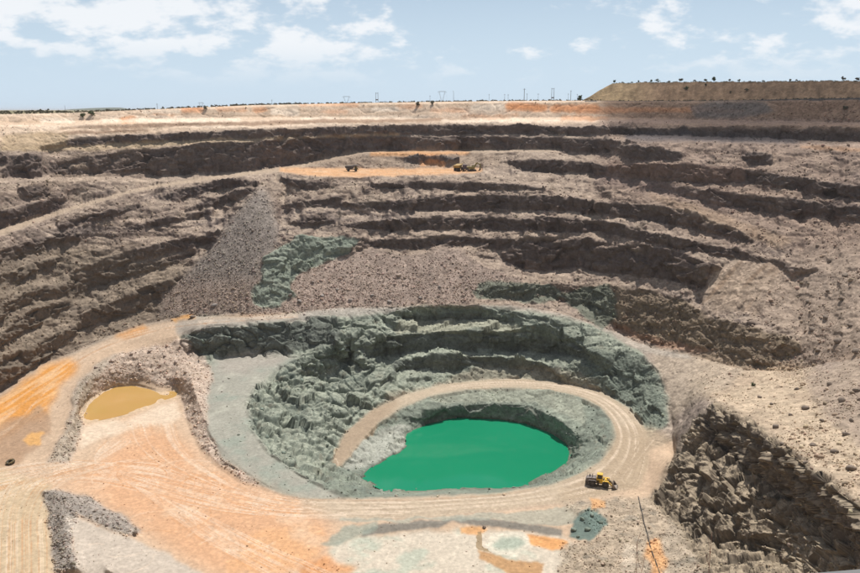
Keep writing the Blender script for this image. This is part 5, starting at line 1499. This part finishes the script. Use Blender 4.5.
# ================================================================== poles and pylons behind the rim
M_POLE = plain_mat("weathered_pole_wood", (0.10, 0.09, 0.085), 0.9, 0, 0.3)
M_GALV = plain_mat("galvanised_steel", (0.30, 0.31, 0.32), 0.5, 0.4, 0.2)
def rim_point(u_, extra):
    rr_ = float(np.interp(u_, us, r0)) + extra
    hx_, hy_, _t = sight(u_, 104)
    s_ = min(1, extra / 900.0); s_ = s_ * s_ * (3 - 2 * s_)
    zz_ = float(np.interp(u_, us, z0)) * (1 - s_) - 3.0 * s_
    return Vector((float(hx_) * rr_, float(hy_) * rr_, zz_ - 0.1)), rr_
def make_pole(u_, vtop, extra, thick, arm, double=False, label="", lamp=False):
    p_, rr_ = rim_point(u_, extra)
    _, _, td = sight(u_, vtop)
    top_ = -td * rr_; h_ = max(3.0, top_ - p_.z)
    t = empty("utility_pole", p_)
    xs = (-0.9, 0.9) if double else (0.0,)
    for xx in xs: MB().tube([(xx, 0, -0.5), (xx, 0, h_)], thick, thick * 0.75, 8).build("post", M_POLE, t)
    if arm:
        c_ = MB().box((0, 0.12, h_ - 0.7), (arm, 0.14, 0.16)).build("crossarm", M_POLE, t)
        for xx in (-arm * 0.45, 0.0, arm * 0.45): MB().tube([(xx, 0.12, h_ - 0.62), (xx, 0.12, h_ - 0.25)], 0.09, 0.05, 6).build("insulator", M_GALV, c_)
    if double: MB().box((0, 0, 2.6), (2.2, 0.5, 0.9)).build("transformer", M_DIRTY, t)
    if lamp: MB().tube([(0, 0, h_), (-0.5, 0, h_ + 0.25), (-1.0, 0, h_ + 0.2)], 0.08, 0.06, 6).build("lamp_arm", M_POLE, t)
    tag(t, label, "utility pole", "poles on the skyline")
G = 25
for u_, vt, ex_, th_, arm, dbl, lamp, lab in [
    (64.5,105.5,30,0.12,0,0,0,"thin bare pole on the left skyline just left of the distant hill"),
    (157,103.5,30,0.14,0.9,0,0,"single short pole on the left skyline right of the distant hill"),
    (272,99.5,30,0.10,0.8,0,0,"thin pole on the skyline left of the small faint pylon"),
    (377,92.5,18,0.16,1.6,1,0,"thick double pole with a box, left of the V shaped pylon"),
    (430,95.5,25,0.10,0.8,0,0,"short thin pole just left of the V shaped pylon"),
    (453.5,91.5,20,0.14,0,0,1,"pole with a bent lamp arm just right of the V shaped pylon"),
    (489,94,60,0.10,1.0,0,0,"faint thin pole midway between lamp pole and the pair of poles"),
    (504.5,94,60,0.12,0.9,0,0,"left pole of the faint close pair left of the tall thick pole"),
    (508,94.3,60,0.12,0.9,0,0,"right pole of the faint close pair left of the tall thick pole"),
    (524,88.5,20,0.24,2.0,0,0,"tall thick dark pole, second tallest on the right of the skyline"),
    (526.8,93.5,40,0.12,0.8,0,0,"short thin pole hugging the tall thick pole on its right"),
    (538,93.5,90,0.10,1.6,0,0,"faint pole with a wide crossarm between thick pole and tall twin poles"),
    (552.5,88,18,0.18,2.4,1,0,"tall twin poles with a box between them near the waste dump"),
    (568,93.5,70,0.10,0.8,0,0,"faint short pole left of the dark pole near the waste dump"),
    (570.5,90.5,22,0.18,1.0,0,0,"dark pole closest to the waste dump but one"),
    (577,94,80,0.10,0.8,0,0,"faint pole nearest the left foot of the waste dump")]:
    make_pole(u_, vt, ex_, th_, arm, dbl, lab, lamp)
def make_pylon(u_, vtop, extra, wscale, label):
    p_, rr_ = rim_point(u_, extra)
    _, _, td = sight(u_, vtop); h_ = -td * rr_ - p_.z
    t = empty("pylon", p_)
    W = h_ * 0.28 * wscale
    for s in (-1, 1):
        leg = MB()
        for o in (-0.16, 0.16): leg.tube([(s * 0.2 + o, 0, 0), (s * W + o * 1.6, 0, h_)], 0.05, seg=4)
        for k in range(7):
            a_, b_ = k / 7, (k + 1) / 7
            leg.tube([(s * (0.2 + (W - 0.2) * a_) - 0.16, 0, h_ * a_), (s * (0.2 + (W - 0.2) * b_) + 0.2, 0, h_ * b_)], 0.035, seg=4)
        leg.build("mast", M_GALV, t)
        gy = MB().tube([(s * W, 0, h_), (s * W * 2.2, 3.0, 0.0)], 0.02, seg=4); gy.build("guy_wire", M_GALV, t)
        ins = MB().tube([(s * W * 1.45, 0, h_ - 0.1), (s * W * 1.45, 0, h_ - 1.0)], 0.08, 0.05, 6); ins.build("insulator", M_GALV, t)
    br = MB().box((0, 0, h_), (W * 3.0, 0.22, 0.14)).box((0, 0, h_ + 0.42), (W * 2.2, 0.12, 0.1))
    for k in range(9): br.tube([(-W * 1.1 + W * 0.27 * k, 0, h_ + (0 if k % 2 else 0.42)), (-W * 1.1 + W * 0.27 * (k + 1), 0, h_ + (0.42 if k % 2 else 0))], 0.04, seg=4)
    br.build("crossarm", M_GALV, t)
    tag(t, label, "pylon", "pylons on the skyline")
make_pylon(442, 91.8, 40, 1.0, "V shaped steel pylon standing on the skyline near the middle")
make_pylon(346.5, 96.8, 120, 1.2, "small faint V shaped pylon on the skyline left of the double pole")
make_pylon(201, 103.0, 160, 1.2, "smallest and faintest pylon, on the left part of the skyline")

# ================================================================== at the lookout: dry stalks and the handrail
M_STALK = plain_mat("dry_stalk", (0.17, 0.12, 0.07), 0.9, 0, 0.3)
M_REDST = plain_mat("reddish_twig", (0.22, 0.075, 0.045), 0.85, 0, 0.3)
def stalk(u_, vt, lean, seed, mat, label, dist=5.2, twigs=4):
    r = random.Random(seed)
    hx_, hy_, td = sight(u_, vt)
    tip = Vector((float(hx_), float(hy_), float(-td))) * dist
    hx2, hy2, _t = sight(u_ + lean, 573)
    foot = Vector((float(hx2) * (dist + 0.1), float(hy2) * (dist + 0.1), 0))
    foot.z = -2.35 - (dist - 3.1) * 0.76 - 0.15
    t = empty("dry_stalk", foot)
    loc = tip - foot
    mid_ = loc * 0.55 + Vector((r.uniform(-.05, .05), r.uniform(-.05, .05), 0))
    MB().tube([(0, 0, -0.1), mid_ * 0.5, mid_, loc], 0.0032, 0.0012, 5).build("stem", mat, t)
    for k in range(twigs):
        f = 0.45 + 0.5 * (k + r.random()) / twigs
        b_ = mid_ + (loc - mid_) * ((f - 0.55) / 0.45) if f > 0.55 else mid_ * (f / 0.55)
        e_ = b_ + Vector((r.uniform(-0.10, 0.10), r.uniform(-0.08, 0.08), r.uniform(0.06, 0.17)))
        MB().tube([b_, (b_ + e_) * 0.5 + Vector((r.uniform(-.012, .012), 0, 0)), e_], 0.0018, 0.0009, 4).build("twig", mat, t)
    tag(t, label, "stalk", "dry stalks at the lookout")
for a_ in [(637,544,6,7,M_REDST,"reddish leafless twig at the bottom, left of the black hose"),
           (645,556,-4,8,M_REDST,"short reddish twig crossing the foot of the black hose"),
           (712,532,-3,9,M_REDST,"reddish twig in front of the dark ridge")]:
    stalk(*a_)
hr_ = empty("guard_rail")
A = at(768, 575.0, -1.25); B = at(880, 565.6, -1.25)
dirv = (B - A).normalized()
A2 = A - dirv * 0.35; B2 = B + dirv * 1.6
hr_.location = (A2.x, A2.y, -2.32)
ang = math.atan2(dirv.y, dirv.x); L_ = (B2 - A2).length
hr_.rotation_euler = (0, 0, ang)
M_RAIL = plain_mat("grey_rail_paint", (0.085, 0.09, 0.095), 0.55, 0.2, 0.3, 9)
MB().box((L_ / 2, -0.05, 2.32 - 1.25 - 0.02), (L_, 0.10, 0.04), bev=0.008).build("top_bar", M_RAIL, hr_)
MB().box((L_ / 2, -0.05, 0.55), (L_, 0.04, 0.04)).build("middle_bar", M_RAIL, hr_)
for f in (0.06, 0.5, 0.94): MB().box((L_ * f, -0.05, 0.51), (0.05, 0.05, 1.06)).build("post", M_RAIL, hr_)
tag(hr_, "dark grey guard rail at the lookout cutting the bottom right corner", "railing")

# ================================================================== a cumulus whose shade lies on the far right, and the air
def make_cloud(cx_, cy_, cz_, parts):
    bm = bmesh.new()
    for (dx, dy, dz, rr_) in parts:
        m_ = Matrix.Translation((dx, dy, dz)) @ Matrix.Diagonal((rr_, rr_, rr_ * 0.6, 1))
        bmesh.ops.create_icosphere(bm, subdivisions=3, radius=1.0, matrix=m_)
    me = bpy.data.meshes.new("cloud"); bm.to_mesh(me); bm.free()
    m = bpy.data.materials.new("cloud_vapour"); m.use_nodes = True
    n, l = m.node_tree.nodes, m.node_tree.links
    n.clear()
    o_ = n.new("ShaderNodeOutputMaterial"); v_ = n.new("ShaderNodeVolumePrincipled")
    v_.inputs['Color'].default_value = (0.97, 0.97, 0.98, 1); v_.inputs['Density'].default_value = 0.013
    l.new(v_.outputs[0], o_.inputs['Volume'])
    o = link("cloud", me, m, loc=(cx_, cy_, cz_))
    rm = o.modifiers.new("merge", 'REMESH'); rm.mode = 'VOXEL'; rm.voxel_size = 14
    dp = o.modifiers.new("billow", 'DISPLACE')
    tx = bpy.data.textures.new("billow", 'CLOUDS'); tx.noise_scale = 60; tx.noise_depth = 3
    dp.texture = tx; dp.strength = 55; dp.texture_coords = 'LOCAL'
    return tag(o, kind="structure")
hgt = 850.0
k_ = hgt / SUN_DIR.z
sx, sy = 255.0, 535.0
make_cloud(sx + SUN_DIR.x * k_, sy + SUN_DIR.y * k_, hgt, [(0,0,0,110),(95,40,10,90),(-70,40,0,70),(60,110,20,90),(170,-30,-5,85),(-20,130,0,80),(230,60,0,90),(120,-90,-10,70),(130,170,0,90),(-120,110,-5,50)])

hz_ = bmesh.new(); bmesh.ops.create_cube(hz_, size=1.0)
for v in hz_.verts: v.co = Vector((v.co.x * 83000, v.co.y * 83000, -60 if v.co.z > 0 else -148))
for v in hz_.verts:
    if v.co.z > -100: v.co.z = 30
me = bpy.data.meshes.new("haze"); hz_.to_mesh(me); hz_.free()
mh = bpy.data.materials.new("dusty_air"); mh.use_nodes = True
n, l = mh.node_tree.nodes, mh.node_tree.links; n.clear()
o_ = n.new("ShaderNodeOutputMaterial"); v_ = n.new("ShaderNodeVolumePrincipled")
v_.inputs['Color'].default_value = (0.93, 0.96, 1.0, 1); v_.inputs['Density'].default_value = 0.00004
l.new(v_.outputs[0], o_.inputs['Volume'])
HAZE = tag(link("haze", me, mh), kind="stuff", label="thin pale dusty air over the pit", cat="haze")
